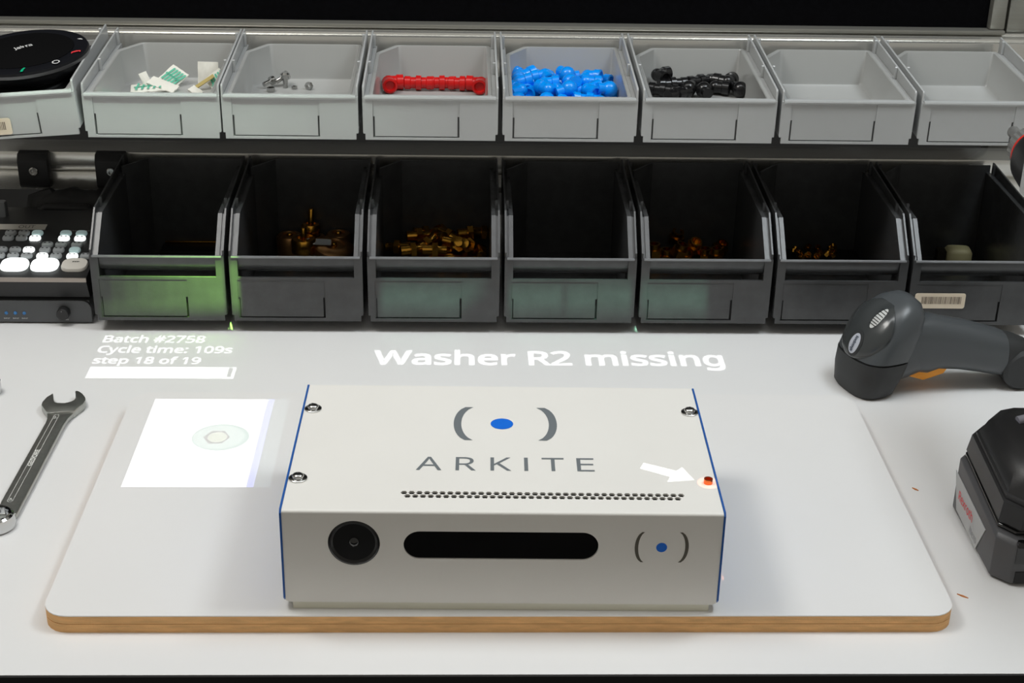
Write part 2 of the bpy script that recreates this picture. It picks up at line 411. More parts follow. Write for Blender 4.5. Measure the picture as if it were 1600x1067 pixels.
M().faces(*sheet(circ(0.0001, 0.1202, 0.0081, 40), [], 800), lambda p: top3(*p)).build('logo_dot', INKBLUE, bx, smooth=0)
lt = M()
for ch, a, b in (('A', -0.0455, -0.0281), ('R', -0.0186, -0.0049), ('K', 0.0052, 0.0194), ('I', 0.0283, 0.0309), ('T', 0.0404, 0.0556), ('E', 0.0643, 0.0762)):
    if ch == 'I': lt.faces([(wx(a), 0.0536), (wx(b), 0.0536), (wx(b), 0.0716), (wx(a), 0.0716)], [(0, 1, 2, 3)], lambda p: top3(*p))
    else: print_text(lt, ch, wx(a), wx(b), 0.0536, 0.0180, top3)
lt.build('lettering', INKGREY, bx, smooth=0)
lg = M()
crescent(lg, wx(0.1045), wx(0.1001), wx(0.1063), wx(0.1024), 0.0335, 0.0568, frt3); lg.build('logo_bracket', INKFRONT, bx, smooth=0, recalc=False)
lg = M(); crescent(lg, wx(0.1310), wx(0.1356), wx(0.1291), wx(0.1333), 0.0335, 0.0568, frt3)
lg.build('logo_bracket', INKFRONT, bx, smooth=0, recalc=False)
M().faces(*sheet(circ(wx(0.1178), 0.0450, 0.0036, 32), [], 800), lambda p: frt3(*p)).build('logo_dot', INKBLUE, bx, smooth=0)
sc_ = [(-0.1371, 0.1401), (-0.1371, 0.0409), (0.1374, 0.1401)]
for i, (u, v) in enumerate(sc_):
    wsh = M().lathe([(0.0062, 0), (0.0062, 0.0009), (0.0056, 0.0013), (0.0040, 0.0013)], 28, T(u, v, BH)).build('screw', STEEL, bx, smooth=40)
    M().lathe([(0.0040, 0), (0.0040, 0.0012), (0.0033, 0.0021), (0.0018, 0.0026), (0.0004, 0.0027)], 20, T(u, v, BH+0.0013)).build('screw_head', CHROME, wsh, smooth=50)
    c = M(); c.box(-0.0019, 0.0019, -0.0004, 0.0004, 0, 0.0029, T(u, v, BH+0.0012) @ RZ(25+30*i)); c.box(-0.0004, 0.0004, -0.0019, 0.0019, 0, 0.0029, T(u, v, BH+0.0012) @ RZ(25+30*i))
    c.build('cross_recess', MATTEBLK, wsh)
st = M().pipe(0.0030, 0.0019, 0, 0.0034, 24, T(0.1382, 0.0398, BH)).build('threaded_insert', ORANGELIT, bx, smooth=40)
st['label'] = 'bare insert with no washer, coloured orange as lit by the red spot'
M().cyl(0.0018, 0, 0.0012, 16, T(0.1382, 0.0398, BH)).build('insert_floor', ORANGELIT, st)

# ------------------------------------------------------------------ storage bins
W2 = 0.0612
def slotted_front(m, h, win, t, y0):
    """front plate with window (x0,x1,z0,z1) cut out, from y0 back by t"""
    out = [(-W2+0.0022, 0), (W2-0.0022, 0), (W2-0.0022, 0.0058), (W2-0.0003, 0.0060), (W2, h), (-W2, h), (-W2+0.0003, 0.0060), (-W2+0.0022, 0.0058)]
    x0, x1, z0, z1 = win
    plate(m, out, [[(x0, z0), (x1, z0), (x1, z1), (x0, z1)]], t, Matrix(((1,0,0,0),(0,0,-1,y0),(0,1,0,0),(0,0,0,1))), 400)
def flap(x0, x1, z0, z1, slot):
    zm = z0+(z1-z0)*0.54
    return [(x0+slot, z0+slot*0.65), (x1-slot, z0+slot*0.65), (x1-slot, zm), (x1-0.0001, zm), (x1-0.0001, z1-0.0001), (x0+0.0001, z1-0.0001), (x0+0.0001, zm), (x0+slot, zm)]
def corner_poly(ins, d, cut=0.0, r=0.003):
    """plan of the tub, back-left corner cut off"""
    x0, x1, y0, y1 = -W2+ins, W2-ins, ins*0.25+0.002, d-ins*0.45
    base = [(x0, y0), (x1, y0), (x1, y1), (x0+0.018, y1), (x0, y1-0.026)]
    out = []
    n = len(base)
    for i in range(n):
        p, a, b = Vector(base[i]), Vector(base[i-1]), Vector(base[(i+1) % n])
        ra = p+(a-p).normalized()*r; rb = p+(b-p).normalized()*r
        for k in range(4):
            t = k/3; out.append(tuple((1-t)**2*ra+2*t*(1-t)*p+t*t*rb))
    return out
GH, GD = 0.0414, 0.160
def make_grey_bin():
    t = thing('grey_bin', '', 'bin')
    m = M()
    slotted_front(m, GH-0.0012, (-0.0520, 0.0262, 0.0022, 0.0392), 0.0026, 0.0)
    lip = [(-0.0012, GH-0.0034), (-0.0017, GH-0.0017), (-0.0012, GH-0.0003), (0.0004, GH), (0.0040, GH), (0.0040, GH-0.0034)]
    m.prism(lip, 'x', -W2+0.0021, W2-0.0021)
    m.build('front_panel', GREYP, t, 0.0, smooth=30)
    M().prism(flap(-0.0520, 0.0262, 0.0022, 0.0392, 0.0017), 'y', 0.0008, 0.0022).build('label_flap', GREYP, t)
    M().box(-W2+0.004, W2-0.004, 0.0027, 0.0034, 0.0015, GH-0.0040).build('front_backing', mat('bin_recess', (96, 98, 98), 0.6), t)
    rz = lambda ins, z, r=0.003: [(x, y, z) for x, y in corner_poly(ins, GD, r=r)]
    tub = [rz(0.0145, 0.0062), rz(0.0120, 0.0066), rz(0.0105, 0.0085), rz(0.0092, GH-0.0008), rz(0.0085, GH-0.0001), rz(0.0060, GH), rz(0.0050, GH-0.0010), rz(0.0050, 0.0030), rz(0.0075, 0.0008)]
    m = M().rings(tub); m.bm.verts.ensure_lookup_table()
    bmesh.ops.translate(m.bm, verts=m.bm.verts[:], vec=(0, 0.0005, 0))
    m.build('tub', GREYTUB, t, smooth=40)
    for s in (-1, 1):
        m = M(); xa, xb = sorted((s*W2, s*(W2-0.0019)))
        m.prism([(0.0008, 0.0062), (0.0008, GH+0.0072), (0.0025, GH+0.0092), (GD+0.006, GH+0.0125), (GD+0.006, GH-0.012), (GD-0.03, 0.0062)], 'x', xa, xb)
        xc, xd = sorted((s*(W2-0.0018), s*(W2-0.0056)))
        m.box(xc, xd, 0.0035, GD-0.004, GH-0.0050, GH-0.0004)
        m.build('side_rail', GREYP, t, 0.0005, 1)
        for y in (0.068, 0.150):
            xe, xf = sorted((s*(W2-0.0017), s*(W2-0.0046)))
            zt = GH+0.0098+y*0.021
            M().box(xe, xf, y-0.0014, y+0.0014, GH-0.0004, zt).build('stacking_pin', GREYP, t, 0.0005, 1)
    return t
GY, GZ = 0.4958, 0.1796
gb_lefts = [-0.3548, -0.2311, -0.1048, 0.0216, 0.1482, 0.2747, 0.4023]
gb_labels = ['grey plastic bin holding white and green paper packets', 'grey plastic bin holding a few loose chrome nuts',
             'grey plastic bin holding red pipe fittings', 'grey plastic bin full of blue pipe fittings',
             'grey plastic bin holding black pipe fittings', 'empty grey plastic bin just right of the bin of black fittings',
             'empty grey plastic bin at the right end of the upper row']
gproto = make_grey_bin()
GG = 'grey plastic bins on the upper rail'
for i, (x, lb) in enumerate(zip(gb_lefts, gb_labels)):
    loc = (x+W2, GY, GZ)
    if i == 0: gproto.location = loc; gproto.rotation_euler = (R_(2), 0, 0); gproto['label'] = lb; gproto['group'] = GG
    else: dup(gproto, loc, (R_(2), 0, 0), lb, GG)
lb_ = dup(gproto, (-0.4180, 0.490, 0.1797), (R_(2), R_(-4.2), R_(0.8)), 'tilted grey plastic bin with a black speakerphone on it, left end of the upper row', GG)
def barcode(parent, x0, x1, z0, z1, y, seed, n=34):
    s = M().prism(rrect(x0, x1, z0, z1, 0.0022, 4), 'y', y-0.0003, y).build('barcode_sticker', STICK, parent)
    s['label'] = 'cream sticker printed with a barcode'
    rnd = random.Random(seed); b = M(); w_ = (x1-x0); x = x0+w_*0.13
    while x < x1-w_*0.09:
        k = rnd.choice((0.006, 0.010, 0.016))*w_
        b.faces([(x, z0+(z1-z0)*0.30), (x+k, z0+(z1-z0)*0.30), (x+k, z1-(z1-z0)*0.22), (x, z1-(z1-z0)*0.22)], [(0,1,2,3)], lambda p: (p[0], y-0.00045, p[1]))
        x += k+rnd.choice((0.006, 0.010, 0.014))*w_
    b.build('barcode', BARINK, s, smooth=0)
barcode(lb_, -0.0560, 0.0004, 0.0040, 0.0195, -0.0001, 3)

KH, KD = 0.065, 0.170
def make_black_bin():
    t = thing('black_bin', '', 'bin')
    m = M(); slotted_front(m, 0.0440, (-0.0545, 0.0260, 0.0032, 0.0415), 0.0026, 0.0)
    for s in (-1, 1):
        xa, xb = sorted((s*W2, s*(W2-0.0078))); m.box(xa, xb, 0.0, 0.0026, 0.0440, KH-0.0002)
    m.build('front_panel', BLKP, t)
    M().prism(flap(-0.0545, 0.0260, 0.0032, 0.0415, 0.0019), 'y', 0.0005, 0.0022).build('label_flap', BLKP, t)
    M().box(-W2+0.004, W2-0.004, 0.0027, 0.0036, 0.0015, 0.0425).build('front_backing', MATTEBLK, t)
    M().box(-W2+0.0021, W2-0.0021, -0.0009, 0.0024, KH-0.0017, KH).build('lip', LIPSHINE, t, 0.0006, 2)
    cv = [(0.0016+0.0190*(1-math.cos(R_(a))), KH-0.0019-0.0195*math.sin(R_(a))) for a in range(0, 91, 11)] + [(0.0206-0.0000+0.0014*0+0.0006, 0.0436)] + [(0.0030+0.0190*(1-math.cos(R_(a))), KH-0.0017-0.0183*math.sin(R_(a))) for a in range(88, -1, -11)]
    M().prism(cv, 'x', -W2+0.0078, W2-0.0078).build('handle_recess', BLKP, t, smooth=50)
    m = M(); m.box(-W2+0.0060, W2-0.0060, 0.0037, KD-0.002, 0.0008, 0.0030)
    m.prism([(-W2+0.026, KD-0.002), (W2-0.004, KD-0.002), (W2-0.004, KD), (-W2+0.0252, KD)], 'z', 0.0030, 0.1015)
    m.prism([(-W2+0.005, KD-0.0285), (-W2+0.0262, KD-0.002), (-W2+0.0250, KD), (-W2+0.0035, KD-0.0270)], 'z', 0.0030, 0.1015)
    m.build('tub', BLKP, t)
    for s in (-1, 1):
        xa, xb = sorted((s*(W2-0.0038), s*(W2-0.0078)))
        zt = 0.0945
        ye = KD-0.028 if s < 0 else KD-0.0001
        prof = [(0.0012, 0.0016), (0.0012, KH-0.0004), (0.0335, zt), (ye, zt), (ye, 0.0016)]
        m = M(); m.prism(prof, 'x', xa, xb)
        xa, xb = sorted((s*W2, s*(W2-0.0016)))
        m.prism([(0.0027, 0.0062), (0.0027, KH+0.0045), (0.0345, zt+0.0045), (KD, zt+0.0095), (KD, 0.0062)], 'x', xa, xb)
        xa, xb = sorted((s*(W2-0.0015), s*(W2-0.0039)))
        m.prism([(0.0030, 0.0062), (0.0030, KH-0.001), (0.0345, zt-0.001), (KD-0.004, zt-0.001), (KD-0.004, 0.0062)], 'x', xa, xb)
        m.build('side_wall', BLKP, t)
        for y in (0.052, 0.160):
            xe, xf = sorted((s*(W2-0.0017), s*(W2-0.0042)))
            M().box(xe, xf, y-0.0014, y+0.0014, zt-0.0008, zt+0.0068+y*0.02).build('stacking_pin', BLKP, t)
    return t
KY, KZ = 0.4646, 0.012
kproto = make_black_bin()
KG = 'black plastic bins on the middle rail'
kb_labels = ['black plastic bin lit green, holding only a thin brass rod', 'black plastic bin holding brass valve caps with stems', 'black plastic bin holding a heap of brass pipe fittings',
             'black plastic bin that looks almost empty, centre of the lower row', 'black plastic bin holding a few brass hexagon nuts', 'black plastic bin holding tiny brass bits, above the scanner head',
             'black plastic bin with a cream barcode sticker, right end of the lower row']
for i, lb in enumerate(kb_labels):
    loc = (-0.3556+W2+0.1269*i, KY, KZ)
    if i == 0: kproto.location = loc; kproto['label'] = lb; kproto['group'] = KG
    else: last = dup(kproto, loc, (0, 0, 0), lb, KG)
barcode(last, -0.0555, -0.0075, 0.0170, 0.0325, -0.0001, 8)

# ------------------------------------------------------------------ rail clips
for i, x in enumerate((-0.4610, -0.3838)):
    c = thing('rail_clip', ['black rail clip with a screw, the left one of the two', 'black rail clip with a screw, partly behind the green-lit bin'][i], 'clip', (x+0.0152, 0.6458, 0.0795), (0,0,0), 'black rail clips')
    m = M(); m.prism([(0, 0.0), (-0.011, 0.001), (-0.013, 0.005), (-0.0135, 0.030), (-0.0095, 0.0365), (0, 0.0375)], 'x', -0.0150, 0.0150)
    m.build('clip_body', MATTEBLK, c, 0.001, 2)
    s = M().lathe([(0.0046, 0), (0.0046, 0.0022), (0.0038, 0.003), (0.0024, 0.003), (0.0022, 0.0010)], 20, T(0.001, -0.0128, 0.0195) @ RX(90+4)).build('clip_screw', STEEL, c, smooth=40)

# ------------------------------------------------------------------ devices stacked at the left
dv = thing('control_unit', 'dark grey desktop unit with a knob and three blue lights, left of the black bins', 'device', (-0.3629, 0.4816, 0.0))
M().prism([(-0.20, 0.0016), (-0.0006, 0.0016), (0, 0.0022), (0, 0.0150)] + [(-0.0088+0.0088*math.cos(R_(a)), 0.0150+0.0088*math.sin(R_(a))) for a in (15, 30, 45, 60, 75, 90)] + [(-0.20, 0.0238)], 'y', 0.0, 0.003).build('front_panel', DEVGREY, dv, 0.0004, 1)
M().box(-0.199, -0.002, 0.0031, 0.12, 0.002, 0.0232).build('case', DEVGREY, dv, 0.001)
for x in (-0.19, -0.012): M().box(x-0.006, x+0.006, 0.01, 0.10, 0.0, 0.0020).build('foot', MATTEBLK, dv)
kn = M().lathe([(0.0058, 0), (0.0060, 0.001), (0.0057, 0.0075), (0.0052, 0.0082)], 32, T(-0.0255, 0, 0.0128) @ RX(90)).build('knob', TOOLBLK, dv, smooth=40)
M().sphere(0.0004, T(-0.0262, -0.0080, 0.0162)).build('knob_mark', WHITEINK, kn)
for x in (-0.0798, -0.0714, -0.0631):
    M().sphere(0.0017, T(x, -0.0003, 0.0110)).build('indicator_light', LEDBLUE, dv)
tx = M()
print_text(tx, 'Select', -0.0285, -0.0222, 0.0040, 0.0013, lambda x, z: (x, -0.0002, z), 0.02)
for x, s in ((-0.0798, 'INPUT'), (-0.0714, 'INPUT'), (-0.0631, 'INPUT')): print_text(tx, s, x-0.0029, x+0.0029, 0.0050, 0.0011, lambda x, z: (x, -0.0002, z), 0.02)
tx.build('printed_text', WHITEINK, dv, smooth=0)

sw = thing('video_switcher', 'black video switcher with glowing white keys, on top of the control unit', 'switcher', (-0.3674, 0.4740, 0.05), (R_(8), 0, 0))
def sw_add(name, mb, m, bevel=0, **k): return mb.build(name, m, sw, bevel, **k)
sw_add('case', M().prism([(0.0, -0.0022), (0.135, -0.0022), (0.135, -0.0440), (0.020, -0.0280), (0.006, -0.0240)], 'x', -0.20, 0.0040), mat('switcher_black', (26, 26, 27), 0.5, bump=0.15))
sw_add('top_panel', M().box(-0.20, 0.0045, 0.0004, 0.136, -0.0021, 0.0), mat('switcher_top', (30, 30, 31), 0.45, bump=0.1))
sw_add('front_trim', M().box(-0.20, 0.0047, -0.0014, 0.0003, -0.0036, 0.0006), mat('trim_metal', (170, 160, 152), 0.4, 0.6), 0.0003)
def key(x0, x1, y0, y1, h, m, nm='key'):
    r = min(x1-x0, y1-y0)*0.38
    o = M()
    o.rings([[(x, y, z) for x, y in rrect(x0+i, x1-i, y0+i, y1-i, r, 5)] for i, z in ((0, 0.0002), (0.0001, h*0.7), (0.0006, h))])
    return sw_add(nm, o, m, smooth=50)
for i, (a, b, mm) in enumerate(((-0.1050, -0.0815, KEYLIT), (-0.0788, -0.0532, KEYLIT), (-0.0508, -0.0252, KEYLIT), (-0.0222, 0.0020, KEYWHT))):
    key(a-0.0, b, 0.0110, 0.0320, 0.0034, mm, 'large_key')
tx = M(); print_text(tx, 'FTB', -0.0125, -0.0060, 0.0235, 0.0020, lambda x, y: (x, y, 0.0036), 0.02); tx.build('key_text', MATTEBLK, sw, smooth=0)
rows = [(0.0386, [(-0.0846, 0), (-0.0717, 0), (-0.0589, 0), (-0.0443, 1), (-0.0314, 0), (-0.0161, 1), (-0.0033, 0)]),
        (0.0498, [(-0.0850, 0), (-0.0724, 0), (-0.0595, 1), (-0.0443, 0), (-0.0313, 0), (-0.0161, 2)]),
        (0.0600, [(-0.0442, 0), (-0.0314, 0), (-0.0161, 0)]),
        (0.0722, [(-0.0844, 0), (-0.0717, 0), (-0.0588, 1), (-0.0312, 1), (-0.0158, 1)]),
        (0.0820, [(-0.0843, 0), (-0.0715, 0), (-0.0587, 2), (-0.0314, 2), (-0.0164, 2)])]
caps = M()
for y, ks in rows:
    for x, st_ in ks:
        key(x-0.0054, x+0.0054, y-0.0040, y+0.0044, 0.0028, (KEYGRY, KEYLIT, KEYDIM)[st_])
        if st_ != 2:
            for q in (-0.0024, 0.0018): caps.box(x+q-0.0009, x+q+0.0009, y+0.0010, y+0.0022, 0.0027, 0.0030)
caps.build('key_marks', MATTEBLK, sw, smooth=0)['kind'] = 'stuff'
ps = sw_add('paper_strip', M().box(-0.13, -0.0535, 0.0905, 0.1005, 0.0001, 0.0008), mat('paper_strip', (190, 186, 178), 0.7)); ps['label'] = 'paper strip marked OUT'
tx = M(); print_text(tx, 'OUT', -0.0800, -0.0640, 0.0925, 0.0055, lambda x, y: (x, y, 0.0010), 0.01); tx.build('strip_text', mat('pencil', (120, 116, 110), 0.7), ps, smooth=0)
tx = M()
for x, y in ((-0.0580, 0.0660), (-0.0150, 0.0885), (-0.0280, 0.0885)): print_text(tx, 'CAM', x-0.005, x+0.005, y, 0.0012, lambda x, y: (x, y, 0.0003))
tx.build('panel_text', WHITEINK, sw, smooth=0)

po = thing('soft_pouch', 'soft black pouch crumpled under the cables behind the switcher', 'pouch', (-0.400, 0.6285, 0.0))
m = M(); NX, NZ = 18, 8
ring_ = lambda z, sx, sy, k: [(sx*math.cos(2*math.pi*i/32)*(1+0.05*math.sin(i*1.9+k)), sy*math.sin(2*math.pi*i/32)*(1+0.12*math.sin(i*2.7+k*2)), z+0.003*math.sin(i*1.1+k)*(z > 0.01)) for i in range(32)]
m.rings([ring_(0.0, 0.050, 0.014, 0), ring_(0.02, 0.056, 0.0155, 1), ring_(0.05, 0.056, 0.0145, 2), ring_(0.072, 0.050, 0.010, 3), ring_(0.080, 0.030, 0.004, 4)])
m.build('pouch_body', MATTEBLK, po, smooth=60)
M().tube([(-0.03, -0.0125, 0.066), (0.0, -0.0145, 0.060), (0.03, -0.0125, 0.066)], 0.0012, 6).build('zip', BLK, po)
pg = thing('cable_bundle', 'bundle of black cables lying behind the video switcher', 'cable', (-0.40, 0.6105, 0.0))
for i, (dx, dy, dz) in enumerate(((0, 0, 0), (0.004, -0.006, 0.012), (-0.01, 0.004, 0.010), (0.006, -0.003, -0.014))):
    M().tube([(-0.060+dx, dy*0.4, 0.004+abs(dz)), (-0.052, dy*0.4, 0.050+dz*0.4), (-0.03, dy*0.4, 0.058+dz), (0.01, dy*0.4+0.002, 0.056+dz), (0.033+dx*0.5, dy*0.4, 0.040+dz), (0.040, dy*0.4, 0.010+abs(dz)*0.4)], 0.0042, 12).build('cable', MATTEBLK, pg, smooth=60)
ad = thing('power_adapter', 'dark grey corner of an adapter at the left edge behind the switcher', 'adapter', (-0.482, 0.588, 0.0))
M().box(-0.03, 0.018, 0.0, 0.010, 0.0, 0.082).build('adapter_case', DEVGREY, ad, 0.003)
M().box(-0.02, 0.012, -0.0012, 0.0, 0.01, 0.05).build('adapter_plate', BLK, ad)

# ------------------------------------------------------------------ speakerphone
sp = thing('speakerphone', 'round black speakerphone lying on the tilted grey bin', 'speakerphone', (-0.4190, 0.5620, 0.2290), (R_(5.5), R_(-4.2), R_(6)))
M().lathe([(0.040, -0.008), (0.050, -0.0055), (0.0560, 0.002), (0.0586, 0.008), (0.0578, 0.0115), (0.0470, 0.0130), (0.0455, 0.0122)], 64).build('body', mat('speaker_black', (22, 23, 27), 0.35, spec=0.3), sp, smooth=50)
M().lathe([(0.0452, 0.0100), (0.0452, 0.0128), (0.030, 0.0148), (0.0, 0.0156)], 64).build('speaker_mesh', mat('speaker_mesh', (6, 6, 7), 0.8, bump=0.4, bscale=2500, spec=0.1), sp, smooth=60)
M().pipe(0.0588, 0.0576, 0.0066, 0.0094, 64).build('rim_ring', mat('rim', (110, 110, 112), 0.3, 0.8), sp, smooth=40)
tx = M(); print_text(tx, 'Jabra', -0.0165, 0.0010, -0.012, 0.0062, lambda x, y: (Matrix.Rotation(R_(28), 4, 'Z') @ Vector((x, y, 0.0158+0.0002)) + Vector((0.002, 0.012, 0)))[:], 0.02)
tx.build('printed_logo', WHITEINK, sp, smooth=0)
def icon(name, ang, pts, m, r=0.0522):
    c = Vector((r*math.cos(R_(ang)), r*math.sin(R_(ang)), 0.0132))
    M().faces(pts, [tuple(range(len(pts)))], lambda p: (c.x+p[0], c.y+p[1], c.z)).build(name, m, sp, smooth=0)
icon('green_call_icon', -84, [(-0.0016, -0.005), (0.0008, -0.005), (0.0010, -0.001), (0.0022, 0.004), (0.0004, 0.005), (-0.0012, 0.0)], GREENINK)
icon('red_hangup_icon', -20, [(-0.0040, -0.004), (-0.0024, -0.001), (0.0024, 0.001), (0.0040, -0.001), (0.0042, 0.003), (0.0, 0.004), (-0.0042, 0.001)], REDINK)
vi = sheet(circ(0, 0, 0.0032, 20), [circ(0, 0, 0.0022, 20)], 800); c_ = Vector((0.0522*math.cos(R_(-50)), 0.0522*math.sin(R_(-50)), 0.0134))
M().faces(*vi, lambda p: (c_.x+p[0]*1.1, c_.y+p[1]*1.4, c_.z)).build('volume_icon', WHITEINK, sp, smooth=0)
icon('mute_icon', 18, [(-0.003, 0.001), (0.002, -0.002), (0.0025, -0.001), (0.0, 0.002)], WHITEINK)
M().tube([(0.0540, 0.014, 0.003), (0.0560, 0.022, 0.002), (0.0570, 0.030, 0.000), (0.0572, 0.040, -0.004)], 0.0016, 8).build('cord', TOOLBLK, sp, smooth=60)

cw = thing('coiled_cable', 'black cable coiled under the speakerphone in the tilted bin', 'cable', (-0.4175, 0.5600, 0.1960), (R_(2), R_(-4.2), 0))  # cable filled out in black to deepen the speakerphone's shade in the bin
for k in range(9):
    a_, b_ = 0.044-0.003*(k % 3), 0.056-0.004*(k % 3)
    M().tube([(a_*math.cos(t*0.3), b_*math.sin(t*0.3), 0.0022*k+0.001*math.sin(t*0.9+k)) for t in range(22)], 0.0030, 8).build('cable_turn', MATTEBLK, cw, smooth=60)
M().box(-0.040, 0.040, -0.050, 0.040, -0.006, 0.014).build('shade_block', MATTEBLK, cw, 0.004)  # added black block, stands in for the shade inside the tilted bin

# ------------------------------------------------------------------ contents of the grey bins
FZ = GZ+0.0108          # floor of the grey bins
def fitting(kind, r=0.0060, L=0.026):
    m = M()
    if kind == 'union':
        m.lathe([(r*0.75, -L/2), (r, -L/2+0.0008), (r, -L/2+0.006), (r*0.86, -L/2+0.007), (r*0.86, -0.003), (r*1.12, -0.0025), (r*1.12, 0.0025), (r*0.86, 0.003), (r*0.86, L/2-0.007), (r, L/2-0.006), (r, L/2-0.0008), (r*0.75, L/2)], 20, T(0, 0, r*1.12) @ RY(90))
    elif kind == 'elbow':
        prof = [(r*0.92, 0), (r*0.92, 0.007), (r*1.08, 0.0078), (r*1.08, 0.0140), (r*0.8, 0.0145), (r*0.6, 0.0120)]
        m.lathe(prof, 18, T(0, 0, r*1.08) @ RY(90)); m.lathe(prof, 18, T(0, 0, r*1.08) @ RX(90)); m.sphere(r*1.0, T(0, 0, r*1.08))
    elif kind == 'ball':
        m.sphere(r*1.25, T(0, 0, r*1.2)); m.cyl(r*0.8, 0, 0.013, 18, T(0, 0, r*1.2) @ RX(90))
    elif kind == 'hexnut':
        m.prism([(r*1.2*math.cos(R_(60*i)), r*1.2*math.sin(R_(60*i))) for i in range(6)], 'z', 0, r*1.1); m.pipe(r*0.85, r*0.6, r*1.1, r*1.9, 20)
    elif kind == 'brassfit':
        m.prism([(r*1.15*math.cos(R_(60*i)), r*1.15*math.sin(R_(60*i))) for i in range(6)], 'z', -r*0.4, r*0.4, T(0, 0, r*1.1) @ RY(90))
        m.lathe([(r*0.6, -0.013), (r*0.78, -0.0125), (r*0.78, -0.004), (r*0.78, 0.003), (r*0.66, 0.004), (r*0.66, 0.0115), (r*0.5, 0.012)], 18, T(0, 0, r*1.1) @ RY(90))
    elif kind == 'nut':
        m.pipe(r, r*0.58, 0, r*0.9, 6)
    elif kind == 'bolt':
        m.lathe([(r*0.55, 0), (r*0.55, r*2.2), (r*1.05, r*2.2), (r*1.05, r*3.0), (r*0.7, r*3.3)], 16)
    return m
def fit_thing(kind, name, m, loc, rot, label, cat, group, r=0.0060, L=0.026):
    return tag(fitting(kind, r, L).build(name, m, None, smooth=40, loc=loc, rot=rot), label, cat, group)
def cp(o, loc, rot, label, group=None):
    c = o.copy(); COL.objects.link(c); c.location = loc; c.rotation_euler = rot; c['label'] = label
    if group: c['group'] = group
    return c

def place(x, y, xa, xb, ym):
    t = (x-xa)/(xb-xa); return ('back' if y > ym else 'front')+' '+('left' if t < 0.34 else 'middle' if t < 0.67 else 'right')
# red row: elbow, three straight couplings, elbow
RG = 'red pipe fittings in the third grey bin'
ry = 0.6205
re_ = fit_thing('elbow', 'pipe_elbow', REDP, (-0.0870, ry, FZ), (0, 0, R_(8)), 'red pipe elbow at the left end of the red row', 'pipe fitting', RG, 0.0068)
cp(re_, (0.0030, ry-0.001, FZ), (0, 0, R_(-96)), 'red pipe elbow at the right end of the red row')
ru = fit_thing('union', 'pipe_coupling', REDP, (-0.0578, ry, FZ), (0, 0, R_(-1)), 'red straight pipe coupling beside the left red elbow', 'pipe fitting', RG, 0.0064, 0.0285)
cp(ru, (-0.0350, ry+0.001, FZ), (0, 0, R_(2)), 'red straight pipe coupling in the middle of the red row')
cp(ru, (-0.0150, ry-0.0005, FZ), (0, 0, R_(-3)), 'red straight pipe coupling beside the right red elbow')

# blue heap
BG = 'blue pipe fittings heaped in the fourth grey bin'
be = fit_thing('elbow', 'pipe_elbow', BLUEP, (0.034, 0.622, FZ), (0, 0, R_(20)), 'blue pipe elbow against the back left corner of the heap', 'pipe fitting', BG, 0.0064)
bu = fit_thing('union', 'pipe_coupling', BLUEP, (0.060, 0.630, FZ), (0, 0, R_(5)), 'blue straight pipe coupling lying along the back of the heap', 'pipe fitting', BG, 0.0064, 0.030)
bb_ = fit_thing('ball', 'pipe_plug', BLUEP, (0.044, 0.602, FZ), (0, 0, R_(40)), 'blue round-ended pipe plug against the left wall of its bin', 'pipe fitting', BG, 0.0066)
rnd = random.Random(11)
for lay, (n, z, y0, y1) in enumerate(((18, 0.0, 0.560, 0.634), (13, 0.0070, 0.575, 0.628))):
    for k in range(n):
        row = k % 3; x = 0.0350+0.0925*((k//3)+0.5+rnd.uniform(-.25, .25)+(row-1)*0.2)/(n/3); x = max(0.036, min(0.1235, x))
        y = y0+(y1-y0)*(row/2)*0.96+rnd.uniform(-0.003, 0.003)
        o = rnd.choice((be, be, bu, bb_))
        cp(o, (x, y, FZ+z+rnd.uniform(0, 0.0015)), (R_(rnd.uniform(-18, 18)), R_(rnd.uniform(-18, 18)), R_(rnd.uniform(0, 360))), 'blue %s in the heap, %s %s' % ({be: 'pipe elbow', bu: 'straight pipe coupling', bb_: 'round-ended pipe plug'}[o], 'upper layer' if lay else 'bottom layer', place(x, y, 0.033, 0.126, 0.600)))

# black fittings
DG = 'black pipe fittings in the fifth grey bin'
dl = [('elbow', 0.1775, 0.634, 0.007, 30, 'black pipe elbow against the left wall of its bin'), ('union', 0.1920, 0.625, 0.0, 12, 'black straight pipe coupling at the left of its bin'),
      ('union', 0.1805, 0.604, 0.0, -20, 'black straight pipe coupling nearest the front left of its bin'), ('union', 0.2215, 0.636, 0.0, 22, 'black straight pipe coupling at the back centre of its bin'),
      ('ball', 0.2055, 0.608, 0.0, 160, 'black round-ended pipe plug at the front of its bin'), ('elbow', 0.2330, 0.617, 0.0, 70, 'black pipe elbow right of centre in its bin'),
      ('ball', 0.2200, 0.604, 0.0, 10, 'black round-ended pipe plug front centre in its bin'), ('elbow', 0.2455, 0.622, 0.004, 150, 'black pipe elbow standing high at the right of its bin'),
      ('ball', 0.2560, 0.607, 0.0, 200, 'black round-ended pipe plug nearest the right wall of its bin'), ('union', 0.1930, 0.590, 0.0, 40, 'black straight pipe coupling hidden low at the front of its bin')]
first = {}
for kd, x, y, z, a, lbl in dl:
    nm = {'elbow': 'pipe_elbow', 'union': 'pipe_coupling', 'ball': 'pipe_plug'}[kd]
    if kd not in first: first[kd] = fit_thing(kd, nm, DKP, (x, y, FZ+z), (0, 0, R_(a)), lbl, 'pipe fitting', DG, 0.0064, 0.030)
    else: cp(first[kd], (x, y, FZ+z), (0, 0, R_(a)), lbl)

